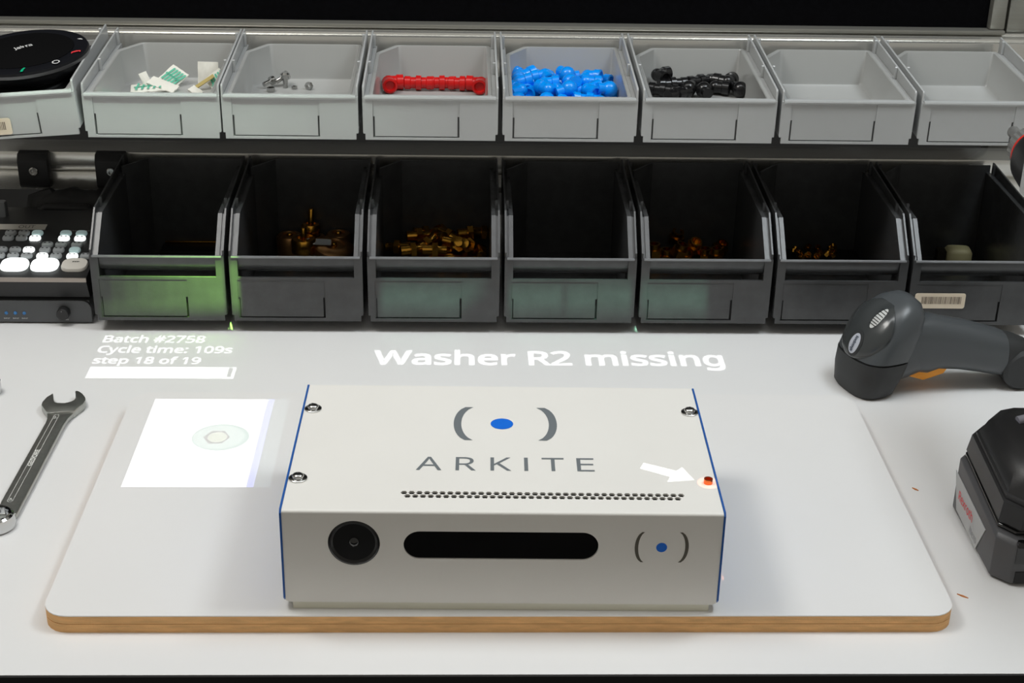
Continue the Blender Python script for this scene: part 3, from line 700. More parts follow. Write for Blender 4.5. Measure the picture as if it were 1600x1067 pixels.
# chrome nuts
NG = 'loose chrome hardware in the second grey bin'
nl = [('bolt', -0.2085, 0.618, 0.0045, 80, 'chrome bolt head lying at the left of the loose nuts', 0.0042), ('bolt', -0.1975, 0.628, 0.0045, 60, 'chrome bolt lying farthest back among the loose nuts', 0.0045),
      ('bolt', -0.1880, 0.6235, 0.0, 0, 'chrome bolt standing on its end, tallest of the loose hardware', 0.0046), ('nut', -0.1790, 0.620, 0, 0, 'smallest chrome nut, between the standing bolt and the single nut', 0.0028),
      ('nut', -0.1655, 0.6165, 0.0035, 90, 'single chrome nut on its edge, farthest right', 0.0040), ('nut', -0.2010, 0.611, 0, 0, 'flat chrome nut lying in front of the bolts', 0.0040)]
for kd, x, y, z, a, lbl, r in nl:
    tag(fitting(kd, r).build('hex_nut' if kd == 'nut' else 'bolt', STEEL, None, smooth=40, loc=(x, y, FZ+z), rot=(R_(a), 0, R_(a*1.7))), lbl, 'hardware', NG)

# paper packets in the first bin
PG = 'paper packets in the first grey bin'
def packet(loc, rot, w_, d_, label, green):
    t = thing('paper_packet', label, 'packet', loc, rot, PG)
    m = M(); n = 8
    A = [[(-w_/2+w_*i/n, -d_/2+d_*j/n, 0.0012+0.0014*math.sin(math.pi*i/n)*math.sin(math.pi*j/n)+0.0004*math.sin(i*2.1+j*1.3)) for j in range(n+1)] for i in range(n+1)]
    vs = [p for r in A for p in r]; fs = [(i*(n+1)+j, (i+1)*(n+1)+j, (i+1)*(n+1)+j+1, i*(n+1)+j+1) for i in range(n) for j in range(n)]
    m.faces(vs, fs); k = len(vs)
    m.box(-w_/2, w_/2, -d_/2, d_/2, 0, 0.0011)
    m.build('packet_sheet', PAPER, t, smooth=60)
    if green:
        g = M()
        for q in range(-2, 3):
            x = q*w_/6; g.faces([(x-0.0012, -d_*0.36), (x+0.0008, -d_*0.36), (x+0.0034, d_*0.36), (x+0.0014, d_*0.36)], [(0,1,2,3)], lambda p: (p[0], p[1], 0.0032))
        g.box(-w_*0.4, w_*0.4, -d_*0.06, d_*0.02, 0.0030, 0.0032)
        g.build('green_print', GREENPRINT, t, smooth=0)
    return t
packet((-0.3190, 0.6120, FZ+0.001), (R_(6), R_(-4), R_(8)), 0.034, 0.022, 'white paper packet with green print lying flat at the left', True)
packet((-0.3050, 0.613, FZ+0.004), (R_(20), R_(12), R_(-25)), 0.030, 0.012, 'crumpled plain white packet beside the flat one', False)
packet((-0.3220, 0.618, FZ+0.0065), (R_(62), R_(-15), R_(30)), 0.008, 0.018, 'small white paper scrap standing upright', False)
packet((-0.2975, 0.6270, FZ+0.0075), (R_(30), R_(24), R_(-28)), 0.020, 0.024, 'white packet with green print propped at an angle, middle of the bin', True)
packet((-0.2640, 0.6330, FZ+0.0100), (R_(78), 0, R_(-3)), 0.020, 0.024, 'plain white card standing upright at the back right', False)
packet((-0.2520, 0.6180, FZ+0.006), (R_(55), R_(-35), R_(15)), 0.018, 0.022, 'white packet with green print leaning at the right wall', True)
packet((-0.2720, 0.600, FZ+0.002), (R_(25), R_(-10), R_(60)), 0.010, 0.012, 'tiny white paper scrap at the front centre', False)
tag(M().box(-0.011, 0.011, -0.0022, 0.0022, 0, 0.0008).build('film_strip', YELLOWPAPER, None, loc=(-0.2650, 0.6140, FZ+0.0075), rot=(R_(30), R_(-32), R_(10))), 'yellowish film strip leaning among the packets', 'strip')

# ------------------------------------------------------------------ contents of the black bins
KF = KZ+0.0030
tag(M().box(-0.040, 0.040, -0.0010, 0.0010, 0, 0.0022).build('brass_rod', BRASS, None, 0.0004, loc=(-0.279, 0.6300, KF+0.0085)), 'thin brass rod lying in the green-lit black bin', 'rod')
tag(M().box(-0.042, 0.042, -0.012, 0.012, 0, 0.0083).build('parts_carton', MATTEBLK, None, 0.001, loc=(-0.279, 0.6190, KF)), 'low black block under the brass rod', 'block')
VG = 'brass valve caps in the second black bin'
def valve(loc, rot, label, R=0.0165, H=0.014, stem=0.011, m1=BRONZE):
    t = thing('valve_cap', label, 'valve', loc, rot, VG)
    M().lathe([(R, 0), (R*1.02, 0.002), (R*1.02, H-0.003), (R*0.9, H-0.0008), (R*0.55, H), (R*0.5, H-0.002), (0.0, H-0.002)], 40).build('cap', m1, t, smooth=40)
    M().lathe([(0.0030, H-0.002), (0.0030, H+stem-0.001), (0.0022, H+stem)], 18).build('stem', BRASS, t, smooth=40)
    return t
valve((-0.1735, 0.5960, KF+0.014), (0, 0, 0), 'bright brass valve cap with a short stem, nearest the front', 0.0125, 0.0150, 0.0105, BRASS)
valve((-0.1450, 0.5980, KF+0.008), (R_(10), R_(8), 0), 'wide dull brass valve cap at the front right', 0.0195, 0.0150, 0.0015)
valve((-0.1690, 0.6210, KF+0.023), (R_(-4), R_(3), 0), 'brass valve cap with a tall stem, at the back on top of the others', 0.0095, 0.0115, 0.0155, BRASS)
valve((-0.1900, 0.6170, KF), (0, 0, 0), 'low dull brass valve cap at the back left', 0.0130, 0.0245, 0.001)
valve((-0.1655, 0.6195, KF), (0, 0, 0), 'dull brass valve cap under the tall-stemmed one', 0.0120, 0.0220, 0.001)
valve((-0.1405, 0.6200, KF), (0, 0, 0), 'large dull brass valve cap at the back right', 0.0125, 0.0255, 0.001)
tag(M().prism(rrect(-0.012, 0.012, -0.005, 0.005, 0.001, 2), 'z', 0, 0.0010).build('paper_tag', mat('tag_blue', (200, 206, 210), 0.7), None, loc=(-0.1580, 0.5935, KF+0.0250), rot=(R_(10), R_(5), R_(6))), 'small pale paper tag lying between brass valve caps', 'tag')
FG = 'brass pipe fittings heaped in the third black bin'
bl = [(-0.0585, 0.6200, 0.015, 10, 0), (-0.0540, 0.6270, 0.015, 20, 10), (-0.0480, 0.6000, 0.015, 40, -20), (-0.0390, 0.6135, 0.016, 130, 15), (-0.0375, 0.6290, 0.016, 60, 10), (-0.0290, 0.6180, 0.016, -32, 10),
      (-0.0222, 0.6030, 0.014, -18, 5), (-0.0174, 0.5940, 0.015, 80, 40), (-0.0090, 0.5930, 0.015, 60, 30), (-0.0068, 0.6200, 0.018, 12, 0), (0.0063, 0.6240, 0.017, 5, 8), (-0.0415, 0.5860, 0.013, 0, 0), (-0.0640, 0.5860, 0.013, 15, 0),
      (-0.0800, 0.6000, 0.010, 170, 0), (-0.0700, 0.6100, 0.004, 30, 0), (-0.0450, 0.6130, 0.003, 80, 0), (-0.0250, 0.6080, 0.003, 20, 0), (-0.0050, 0.6080, 0.003, -40, 0), (-0.0580, 0.6050, 0.002, 45, 0), (-0.0150, 0.6250, 0.003, 10, 0), (0.0030, 0.6060, 0.004, 100, 0), (-0.035, 0.5930, 0.002, 0, 0), (-0.0120, 0.5900, 0.001, 0, 0)]
bf = None
for x, y, z, a, b in bl:
    if bf is None: bf = fit_thing('brassfit', 'brass_fitting', BRASS, (x, y, KF+z), (0, R_(b), R_(a)), 'brass hexagon fitting at the '+place(x, y, -0.085, 0.012, 0.605)+' of the heap', 'pipe fitting', FG, 0.0068)
    else: cp(bf, (x, y, KF+z), (0, R_(b), R_(a)), 'brass hexagon fitting at the '+place(x, y, -0.085, 0.012, 0.605)+' of the heap'+(', on top' if z > 0.0095 else ', underneath'))
HG = 'brass hexagon nuts in the fifth black bin'
hl = [(0.2062, 0.6330, 0.013, 30, 20), (0.2053, 0.6030, 0.010, 70, 20), (0.2229, 0.6180, 0.010, 20, 30), (0.2439, 0.5960, 0.007, 10, 0), (0.2480, 0.6110, 0.010, 40, 25), (0.1808, 0.6020, 0.009, 10, 0), (0.2150, 0.6100, 0.0, 0, 0), (0.2350, 0.6130, 0.0, 50, 0), (0.1950, 0.6100, 0.0, 50, 0)]
HL = ['brass hexagon nut behind the front rim, left of centre', 'brass hexagon nut with two bright faces, centre of its bin', 'brass hexagon nut low at the front rim, right of centre', 'brass hexagon nut lying highest at the right of its bin', 'brass hexagon nut close to the left wall of its bin', 'brass hexagon nut hidden under the centre nut', 'brass hexagon nut hidden under the right nuts', 'brass hexagon nut hidden under the left nuts']
hn = None
for x, y, z, a, b in hl:
    if hn is None: hn = fit_thing('hexnut', 'hexagon_nut', BRASS, (x, y, KF+z), (R_(b), 0, R_(a)), 'brass hexagon nut farthest back in its black bin', 'nut', HG, 0.0072)
    else: cp(hn, (x, y, KF+z), (R_(b), 0, R_(a)), HL.pop(0))
TG = 'tiny brass bits in the sixth black bin'
rnd = random.Random(4); tb = None
for k in range(14):
    x, y, z = 0.325+rnd.random()*0.05, 0.595+rnd.random()*0.028, 0.008+rnd.random()*0.006
    if tb is None: tb = fit_thing('hexnut', 'brass_bit', BRASS, (x, y, KF+z), (R_(30), 0, 0.5), 'tiny brass bit among others in its black bin', 'hardware', TG, 0.0032)
    else: cp(tb, (x, y, KF+z), (R_(rnd.uniform(0, 60)), 0, rnd.uniform(0, 6)), tb['label'])
tag(M().box(-0.04, 0.04, -0.018, 0.018, 0, 0.0080).build('foam_pad', MATTEBLK, None, 0.001, loc=(0.352, 0.609, KF)), 'low dark pad under the tiny brass bits', 'pad')
bp_ = thing('plastic_pouch', 'pale yellowish plastic part lying in the right-end black bin', 'part', (0.4970, 0.6120, KF), (0, 0, R_(-4)))
M().rings([[(x, y, z) for x, y in rrect(-0.013+i, 0.013-i, -0.010+i, 0.010-i, 0.004, 4)] for i, z in ((0, 0), (0, 0.013), (0.0015, 0.0160), (0.004, 0.0172))]).build('pouch_body', BEIGE, bp_, smooth=40)
M().box(-0.022, -0.0132, -0.006, 0.006, 0.0, 0.014).build('pouch_tab', mat('dark_tab', (40, 36, 22), 0.5), bp_)

# ------------------------------------------------------------------ wrenches
def wrench_piece():
    pass
wr = thing('combination_wrench', 'chrome combination wrench lying along the left edge of the board', 'wrench', (-0.3500, 0.2200, 0))
ox, oy = -0.3500, 0.2200
jaw = [(-0.3624, 0.326), (-0.3582, 0.3115), (-0.3568, 0.3095), (-0.3544, 0.3082), (-0.3483, 0.308), (-0.3437, 0.3108), (-0.3418, 0.3141), (-0.3416, 0.3174), (-0.3446, 0.3298), (-0.3437, 0.3307), (-0.3411, 0.3295), (-0.3375, 0.3252), (-0.3337, 0.3191), (-0.3322, 0.3133), (-0.3326, 0.3068), (-0.3350, 0.3011), (-0.3378, 0.2935), (-0.3560, 0.2900), (-0.3599, 0.2921), (-0.3642, 0.2992), (-0.3671, 0.3049), (-0.3676, 0.3097), (-0.366, 0.3188)]
M().prism([(x-ox, y-oy) for x, y in jaw], 'z', 0.0004, 0.0072).build('open_jaw', SATIN, wr, 0.0007, 2)
sh = [(-0.3378, 0.2935), (-0.3403, 0.2843), (-0.3414, 0.2718), (-0.3434, 0.1398), (-0.3436, 0.1330), (-0.3590, 0.1330), (-0.3597, 0.15), (-0.3589, 0.1921), (-0.3568, 0.2748), (-0.3572, 0.2826), (-0.3599, 0.2921)]
M().prism([(x-ox, y-oy) for x, y in sh], 'z', 0.0011, 0.0060).build('shaft', SATIN, wr, 0.0011, 3)
rc = (-0.3562, 0.1245)
m = M(); n = 48
inner = [((0.0100 if i % 4 < 2 else 0.0092)*math.cos(2*math.pi*i/n), (0.0100 if i % 4 < 2 else 0.0092)*math.sin(2*math.pi*i/n)) for i in range(n)]
circn = lambda r, z: [(r*math.cos(2*math.pi*i/n), r*math.sin(2*math.pi*i/n), z) for i in range(n)]
m.rings([[(x, y, 0.0006) for x, y in inner], circn(0.0125, 0.0002), circn(0.0138, 0.0014), circn(0.0140, 0.0060), circn(0.0132, 0.0105), circn(0.0116, 0.0118), [(x, y, 0.0114) for x, y in inner], [(x, y, 0.0006) for x, y in inner]], False, False, T(rc[0]-ox, rc[1]-oy, 0))
bmesh.ops.remove_doubles(m.bm, verts=m.bm.verts[:], dist=1e-7)
m.build('ring_end', CHROME, wr, smooth=40)
eng = M()
cs = lambda u, v: (-0.3531+0.0058*(v-0.218)/0.140*0+ (0.0027*(v-0.150)/0.137) + u - ox, v-oy, 0.00606)
slot = rrect(-0.0021, 0.0021, 0.1500, 0.2890, 0.0020, 5); sl2 = rrect(-0.0018, 0.0018, 0.1503, 0.2887, 0.0017, 5)
vs, fs = sheet(slot, [sl2], 1500); eng.faces(vs, fs, lambda p: cs(*p))
print_text(eng, 'GEDORE', 0.2040, 0.2300, -0.0017, 0.0034, lambda x, y: cs(-y, x), 0.02)
print_text(eng, '14', 0.1520, 0.1560, -0.0014, 0.0028, lambda x, y: cs(-y, x), 0.02)
print_text(eng, '14', 0.2820, 0.2860, -0.0014, 0.0028, lambda x, y: cs(-y, x), 0.02)
eng.build('engraving', mat('engraved_line', (226, 226, 222), 0.6), wr, smooth=0)
w2 = thing('socket_key', 'end of a second chrome tool just entering at the left edge of the photo', 'tool', (-0.4190, 0.3380, 0))
M().lathe([(0.0085, 0.0), (0.0092, 0.001), (0.0092, 0.012), (0.0080, 0.013), (0.0060, 0.013), (0.0058, 0.006)], 32).build('socket_end', CHROME, w2, smooth=40)
M().box(-0.12, -0.0085, -0.005, 0.005, 0.002, 0.009).build('socket_handle', SATIN, w2, 0.0015)

# ------------------------------------------------------------------ barcode scanner
def superell(cx, cy, hx_, hy_, p=2.6, n=36):
    out = []
    for i in range(n):
        t = 2*math.pi*i/n; c, s = math.cos(t), math.sin(t)
        out.append((cx+hx_*math.copysign(abs(c)**(2/p), c), cy+hy_*math.copysign(abs(s)**(2/p), s)))
    return out
PSI = R_(5)
bs = thing('barcode_scanner', 'dark grey handheld barcode scanner standing on its nose behind the board', 'scanner', (0.3390, 0.3570, 0.0), (0, 0, PSI))
LEAN = 0.34
def sec(z, hx_, hy_, off=0.0, p=2.8, cy=0.0): return [(x, y, z) for x, y in superell(LEAN*z+off, cy, hx_, hy_, p)]
M().rings([sec(0.0003, 0.0175, 0.0255, 0.002), sec(0.0035, 0.0205, 0.0285, 0.002), sec(0.020, 0.0245, 0.0315), sec(0.0335, 0.0265, 0.0325, -0.001)]).build('nose_cowl', SCANDK, bs, smooth=50)
M().rings([sec(0.0336, 0.0250, 0.0310, -0.001), sec(0.0350, 0.0250, 0.0310, -0.001)]).build('seam', MATTEBLK, bs)
M().rings([sec(0.0351, 0.0262, 0.0322, -0.001), sec(0.046, 0.0260, 0.0325, 0.0), sec(0.060, 0.0245, 0.0312, 0.0015), sec(0.071, 0.0212, 0.0275, 0.003, 2.5), sec(0.079, 0.0160, 0.0210, 0.004, 2.3), sec(0.0840, 0.0080, 0.0118, 0.0045, 2.2), sec(0.0852, 0.0015, 0.0025, 0.0045, 2.0)]).build('head', SCAN, bs, smooth=60)
# glossy oval top cover, bulging out of the head's left face
HZ = [(0.0336, 0.0262, -0.001), (0.046, 0.0260, 0.0), (0.060, 0.0245, 0.0015), (0.071, 0.0212, 0.003), (0.079, 0.0160, 0.004), (0.0852, 0.002, 0.0045)]
def face_x(y, z):
    for (a, ha, oa), (b_, hb, ob) in zip(HZ, HZ[1:]):
        if z <= b_: break
    t = max(0.0, (z-a)/(b_-a)); h = ha+(hb-ha)*t; o_ = oa+(ob-oa)*t
    return LEAN*z+o_-h*(max(0.0, 1-abs(y/0.0345)**2.6))**(1/2.6)
CZ, CV, CU = 0.0575, 0.0240, 0.0282
def on_cover(u, v, lift=0.0):
    f = min(1.0, math.sqrt((v/CV)**2+(u/CU)**2)); bul = math.sqrt(max(0, 1-f*f))
    return (face_x(u, CZ+v)-0.0042*bul-lift+0.0004*(f > 0.99), u, CZ+v)
m = M(); rs = [[on_cover(CU*math.sin(math.pi/2*k/7)*math.cos(2*math.pi*i/44), CV*math.sin(math.pi/2*k/7)*math.sin(2*math.pi*i/44)) for i in range(44)] for k in range(7, 0, -1)]
m.rings(rs, False, True)
COVER = m.build('top_cover', SCANGLOSS, bs, smooth=70)
def cover_patch(name, mat_, cu, cv, ru, rv, lift, parent=bs):
    m = M(); R = []
    for k in (1.0, 0.66, 0.33, 0.04): R.append([on_cover(cu+ru*k*math.cos(2*math.pi*i/28), cv+rv*k*math.sin(2*math.pi*i/28), lift+(1-k)*0.0003) for i in range(28)])
    m.rings(R, False, True); return m.build(name, mat_, parent, smooth=60)
cover_patch('logo_recess', SCANDK, -0.003, -0.0105, 0.0082, 0.0112, 0.0004)
lo = cover_patch('logo_plate', mat('logo_plate', (186, 190, 200), 0.35), -0.003, -0.0105, 0.0058, 0.0088, 0.0009)
tx = M(); print_text(tx, 'symbol', -0.0066, 0.0066, -0.0014, 0.0032, lambda x, y: on_cover(-0.003-y-0.0002, -0.0105+x, 0.0015), 0.03); tx.build('logo_text', mat('logo_ink', (70, 78, 92), 0.5), lo, smooth=0)
ld = cover_patch('status_light', mat('status_light', (206, 208, 206), 0.3), -0.0095, 0.0130, 0.0042, 0.0075, 0.0004)
sl = M()
for k in range(7):
    a = on_cover(-0.0130, 0.0080+k*0.0018, 0.0010); b = on_cover(-0.0050, 0.0088+k*0.0018, 0.0010)
    sl.tube([a, b], 0.00035, 5)
sl.build('light_grille', MATTEBLK, ld)
def hsec(x, zc, hz, hy, p=2.6):
    zc -= 0.0165
    return [(x, y, z) for z, y in superell(zc, 0.0, hz, hy, p)]
M().rings([hsec(0.030, 0.0610, 0.0255, 0.0215), hsec(0.045, 0.0600, 0.0262, 0.0205), hsec(0.056, 0.0585, 0.0270, 0.0190), hsec(0.066, 0.0590, 0.0238, 0.0180), hsec(0.085, 0.0565, 0.0225, 0.0180), hsec(0.105, 0.0520, 0.0212, 0.0185), hsec(0.120, 0.0480, 0.0205, 0.0185), hsec(0.1255, 0.0465, 0.0196, 0.0175)]).build('handle', SCAN, bs, smooth=60)
# skirt between head and handle
M().rings([hsec(0.022, 0.0530, 0.0300, 0.0235, 2.4), hsec(0.036, 0.0560, 0.0285, 0.0215, 2.4), hsec(0.048, 0.0585, 0.0262, 0.0195, 2.4)]).build('neck', SCAN, bs, smooth=60)
tr = [(0.0380, 0.0140), (0.0460, 0.0115), (0.0540, 0.0090), (0.0620, 0.0115), (0.0720, 0.0150), (0.0760, 0.0220), (0.0640, 0.0250), (0.0480, 0.0250), (0.0380, 0.0250)]
M().prism(tr, 'y', -0.0085, 0.0085).build('trigger', ORANGE, bs, 0.0012, 2)['label'] = 'orange trigger'
M().rings([hsec(0.1256, 0.0460, 0.0200, 0.0178), hsec(0.135, 0.0430, 0.0205, 0.0180), hsec(0.146, 0.0400, 0.0190, 0.0165), hsec(0.150, 0.0380, 0.0120, 0.0100)]).build('end_cap', SCANDK, bs, smooth=60)
m = M(); m.lathe([(0.0, -0.0195), (0.0160, -0.0195), (0.0190, -0.0165), (0.0190, 0.0165), (0.0160, 0.0195)], 36, T(0.1420, 0.0, 0.0195) @ RX(90))
m.build('cable_boss', SCANDK, bs, smooth=40)
M().tube([(0.160, 0, 0.0195), (0.180, 0.003, 0.014), (0.21, 0.010, 0.0045), (0.26, 0.03, 0.0032), (0.33, 0.05, 0.0032)], 0.003, 10).build('cable', MATTEBLK, bs, smooth=60)
for o in list(bs.children):
    if o.name.split('.')[0] in ('nose_cowl', 'seam', 'head', 'top_cover', 'logo_recess', 'logo_plate', 'status_light'): o.rotation_euler = (0, 0, R_(16))

# ------------------------------------------------------------------ cordless nutrunner standing on its battery
tl = thing('cordless_nutrunner', 'black cordless nutrunner standing on its battery at the right edge', 'power tool', (0.4150, 0.1070, 0.0))
def oct_(x0, x1, y0, y1, c): return [(x0+c, y0), (x1-c, y0), (x1, y0+c), (x1, y1-c), (x1-c, y1), (x0+c, y1), (x0, y1-c), (x0, y0+c)]
def slo3(pts, z): return [(x, y, z+0.12*(y+0.0585)) for x, y in pts]
def lo3(pts, z): return [(x, y, z) for x, y in pts]
M().rings([lo3(oct_(-0.0500, 0.0600, -0.0565, 0.0540, 0.0110), 0.0006), lo3(oct_(-0.0520, 0.0620, -0.0585, 0.0560, 0.0110), 0.0030), slo3(oct_(-0.0520, 0.0620, -0.0585, 0.0560, 0.0110), 0.0325), slo3(oct_(-0.0500, 0.0600, -0.0565, 0.0540, 0.0110), 0.0355)]).build('battery', TOOLGRY, tl, 0.0008, 2)
lab = M(); lab.prism([(0.0345, 0.0062), (0.0480, 0.0330), (-0.0280, 0.0275), (-0.0150, 0.0030)], 'x', -0.0526, -0.0521)
lb2 = lab.build('battery_label', LABGREY, tl); lb2['label'] = 'grey printed label'
lx3 = lambda u, v: (-0.0528, -u, v)
tx = M(); print_text(tx, 'Rexroth', -0.0335, 0.0010, 0.0165, 0.0072, lx3, 0.01); tx.build('red_print', REDINK, lb2, smooth=0)
tx = M(); print_text(tx, 'Nexo', -0.0010, 0.0150, 0.0070, 0.0058, lx3); tx.build('grey_print', mat('grey_print', (140, 142, 146), 0.5), lb2, smooth=0)
M().box(-0.0380, -0.0250, -0.0592, -0.0560, 0.0030, 0.0120).build('battery_notch', MATTEBLK, tl)
M().rings([slo3(oct_(-0.0490, 0.0600, -0.0500, 0.0540, 0.0100), 0.0356), slo3(oct_(-0.0490, 0.0600, -0.0500, 0.0540, 0.0100), 0.0385), slo3(oct_(-0.0480, 0.0590, -0.0480, 0.0530, 0.0100), 0.0390)]).build('battery_slide', GLOSSBLK, tl, 0.0008, 2)
M().box(-0.040, 0.050, -0.0592, -0.0502, 0.0180, 0.0360).build('release_latch', GLOSSBLK, tl, 0.0015, 2)
M().rings([slo3(oct_(-0.0480, 0.0590, -0.0510, 0.0520, 0.0120), 0.0391), slo3(oct_(-0.0495, 0.0600, -0.0530, 0.0540, 0.0120), 0.0420), slo3(oct_(-0.0475, 0.0590, -0.0515, 0.0525, 0.0120), 0.0560), slo3(oct_(-0.0455, 0.0570, -0.0490, 0.0505, 0.0120), 0.0565), slo3(oct_(-0.0455, 0.0570, -0.0490, 0.0505, 0.0120), 0.0600), slo3(oct_(-0.0440, 0.0560, -0.0475, 0.0495, 0.0120), 0.0605), slo3(oct_(-0.0400, 0.0520, -0.0430, 0.0460, 0.0130), 0.0730), slo3(oct_(-0.0340, 0.0440, -0.0350, 0.0400, 0.0140), 0.0790), slo3(oct_(-0.0160, 0.0290, -0.0200, 0.0240, 0.0140), 0.0820)]).build('foot_housing', TOOLBLK, tl, smooth=38)
M().rings([lo3(rrect(-0.0040, 0.0260, -0.0180, 0.0250, 0.0120, 5), 0.084), lo3(rrect(-0.0060, 0.0250, -0.0165, 0.0240, 0.0120, 5), 0.130), lo3(rrect(-0.0045, 0.0265, -0.0155, 0.0260, 0.0120, 5), 0.200), lo3(rrect(-0.0040, 0.0270, -0.0200, 0.0360, 0.0120, 5), 0.236)]).build('handle', TOOLGRY, tl, smooth=45)
M().tube([(-0.0235, 0.0200, 0.0905), (-0.0110, 0.0220, 0.0930)], 0.0036, 10).build('foot_light', mat('clear_lens', (150, 150, 160), 0.1), tl, smooth=50)
hd = T(0.0115, 0, 0.2470) @ RX(-90)        # motor head axis pointing away from the viewer, slightly up
M().lathe([(0.0, -0.085), (0.016, -0.085), (0.0250, -0.078), (0.0275, -0.060), (0.0275, 0.085), (0.0268, 0.120), (0.0240, 0.148), (0.0190, 0.160)], 40, hd).build('motor_housing', TOOLBLK, tl, smooth=40)
M().pipe(0.0192, 0.0120, 0.1601, 0.1625, 40, hd).build('red_ring', mat('red_ring', (210, 50, 40), 0.4), tl, smooth=40)
ck = M(); prof = []
nk = 48
for z, r in ((0.1626, 0.0150), (0.1640, 0.0165), (0.1790, 0.0165), (0.1810, 0.0140), (0.1815, 0.0070)):
    prof.append([((r+(0.0004 if i % 2 else -0.0003))*math.cos(2*math.pi*i/nk), (r+(0.0004 if i % 2 else -0.0003))*math.sin(2*math.pi*i/nk), z) for i in range(nk)])
ck.rings(prof, True, True, hd).build('knurled_chuck', KNURL, tl, smooth=20)
M().lathe([(0.0048, 0.1815), (0.0048, 0.1990), (0.0038, 0.2005), (0.0030, 0.1960)], 20, hd @ T(-0.0065, -0.0060, 0)).build('bit_holder', KNURL, tl, smooth=40)
sd = M().box(-0.0002, 0.0, -0.03, 0.110, -0.012, 0.012, T(0.0115-0.0276, 0, 0.247)).build('side_label', LABGREY, tl)
tx = M(); print_text(tx, 'Rexroth', -0.085, -0.020, -0.005, 0.010, lambda u, v: tuple(T(0.0115-0.0279, 0, 0.247) @ Vector((0, -u, v))), 0.01); tx.build('red_print', REDINK, sd, smooth=0)

# ------------------------------------------------------------------ splinters
for i, (x, y, a, l, wh) in enumerate(((0.3374, 0.0358, -40, 0.0042, 'front right corner of the board'), (0.3422, 0.1809, -50, 0.0030, 'right edge of the board, beside the battery'), (-0.2930, 0.2007, 60, 0.0026, 'left edge of the board, beside the wrench'))):
    tag(M().prism([(-l, 0), (0, -0.0006), (l, 0.0002), (0.0004, 0.0007)], 'z', 0, 0.0008).build('wood_splinter', WOOD, None, loc=(x, y, 0.0), rot=(0, 0, R_(a))), 'tiny orange wood splinter near the ' + wh, 'splinter', 'wood splinters on the bench')

# ------------------------------------------------------------------ overhead projector: lamp, slide with cut-out picture, colour filters
pj = thing('overhead_projector', 'black projector hanging above the bench that throws the lit text, above the photo', 'projector', PROJ)
HS = 0.10
def to_slide(loop, z0):
    k = HS/(PROJ.z-z0); return [((x-PROJ.x)*k, (y-PROJ.y)*k) for x, y in loop]
def embolden(loops, d):
    area_ = lambda l: sum(a[0]*b[1]-b[0]*a[1] for a, b in zip(l, l[1:]+l[:1]))
    sg = 1.0 if area_(max(loops, key=lambda l: abs(area_(l)))) > 0 else -1.0
    out = []
    for l in loops:
        n = len(l); r = []
        for i in range(n):
            p, a, b = Vector(l[i]), Vector(l[i-1]), Vector(l[(i+1) % n])
            e1, e2 = (p-a).normalized(), (b-p).normalized()
            n1, n2 = Vector((e1.y, -e1.x))*sg, Vector((e2.y, -e2.x))*sg
            m_ = n1+n2
            if m_.length < 1e-6: r.append(tuple(p+n1*d)); continue
            m_.normalize(); k = min(1.6, 1/max(0.3, m_.dot(n1))); r.append(tuple(p+m_*d*k))
        out.append(r)
    return out
holes = []; tiles = M()
def add_tile(rect, loops):
    vs, fs = sheet(rect, loops, 4000); tiles.faces(vs, fs, lambda p: (p[0], p[1], -HS))
def slide_text(s, x0, x1, y0, cap, z0, bold=0.019):
    """cut one line of text: a rectangle of the mask is tiled letter by letter"""
    vs, fs, loops, f = fit(s, x0, x1, y0, cap)
    ls = [[f(p) for p in lp] for lp in embolden(loops, bold)]
    ls.sort(key=lambda l: min(p[0] for p in l)); groups = []
    for l in ls:
        a, b = min(p[0] for p in l), max(p[0] for p in l)
        if groups and a <= groups[-1][1]: groups[-1][1] = max(b, groups[-1][1]); groups[-1][2].append(l)
        else: groups.append([a, b, [l]])
    ya, yb = min(p[1] for l in ls for p in l)-0.0003, max(p[1] for l in ls for p in l)+0.0003
    xa, xb = groups[0][0]-0.001, groups[-1][1]+0.001
    cuts = [xa]+[(g[1]+h[0])/2 for g, h in zip(groups, groups[1:])]+[xb]
    for g, c0, c1 in zip(groups, cuts, cuts[1:]):
        add_tile(to_slide([(c0, ya), (c1, ya), (c1, yb), (c0, yb)], z0), [to_slide(l, z0) for l in g[2]])
    holes.append(to_slide([(xa, ya), (xb, ya), (xb, yb), (xa, yb)], z0))
slide_text('Washer R2 missing', -0.0934, 0.2245, 0.3990, 0.0275, 0.0)
slide_text('Batch #2758', -0.3455, -0.2527, 0.4420, 0.0140, 0.0)
slide_text('Cycle time: 109s', -0.3460, -0.2245, 0.4202, 0.0138, 0.0)
slide_text('step 18 of 19', -0.3455, -0.2500, 0.3978, 0.0130, 0.0)
holes.append(to_slide([(-0.3455, 0.3685), (-0.2156, 0.3685), (-0.2156, 0.3912), (-0.3455, 0.3912)], 0))
add_tile(to_slide([(-0.2222, 0.3718), (-0.2184, 0.3718), (-0.2184, 0.3895), (-0.2222, 0.3895)], 0), [])
holes.append(to_slide([(-0.2712, 0.1598), (-0.1590, 0.1598), (-0.1590, 0.3036), (-0.2712, 0.3036)], BT))
ZT = 0.0195+BH
holes.append(to_slide([(0.1113, 0.0651), (0.1326, 0.0543), (0.1373, 0.0591), (0.1434, 0.0419), (0.1247, 0.0393), (0.1274, 0.0461), (0.1081, 0.0572)], ZT))
holes.append(to_slide(circ(0.1524, 0.0382, 0.0076, 28), ZT))
add_tile([(-0.045, -0.02), (0.045, -0.02), (0.045, 0.05), (-0.045, 0.05)], holes)
tiles.build('slide_mask', MATTEBLK, pj, smooth=0)
def gel(name, loop, z0, c, dz=0.0004):
    vs, fs = sheet(to_slide(loop, z0), [], 2000); M().faces(vs, fs, lambda p: (p[0], p[1], -HS+dz)).build(name, filt(name, c), pj, smooth=0)
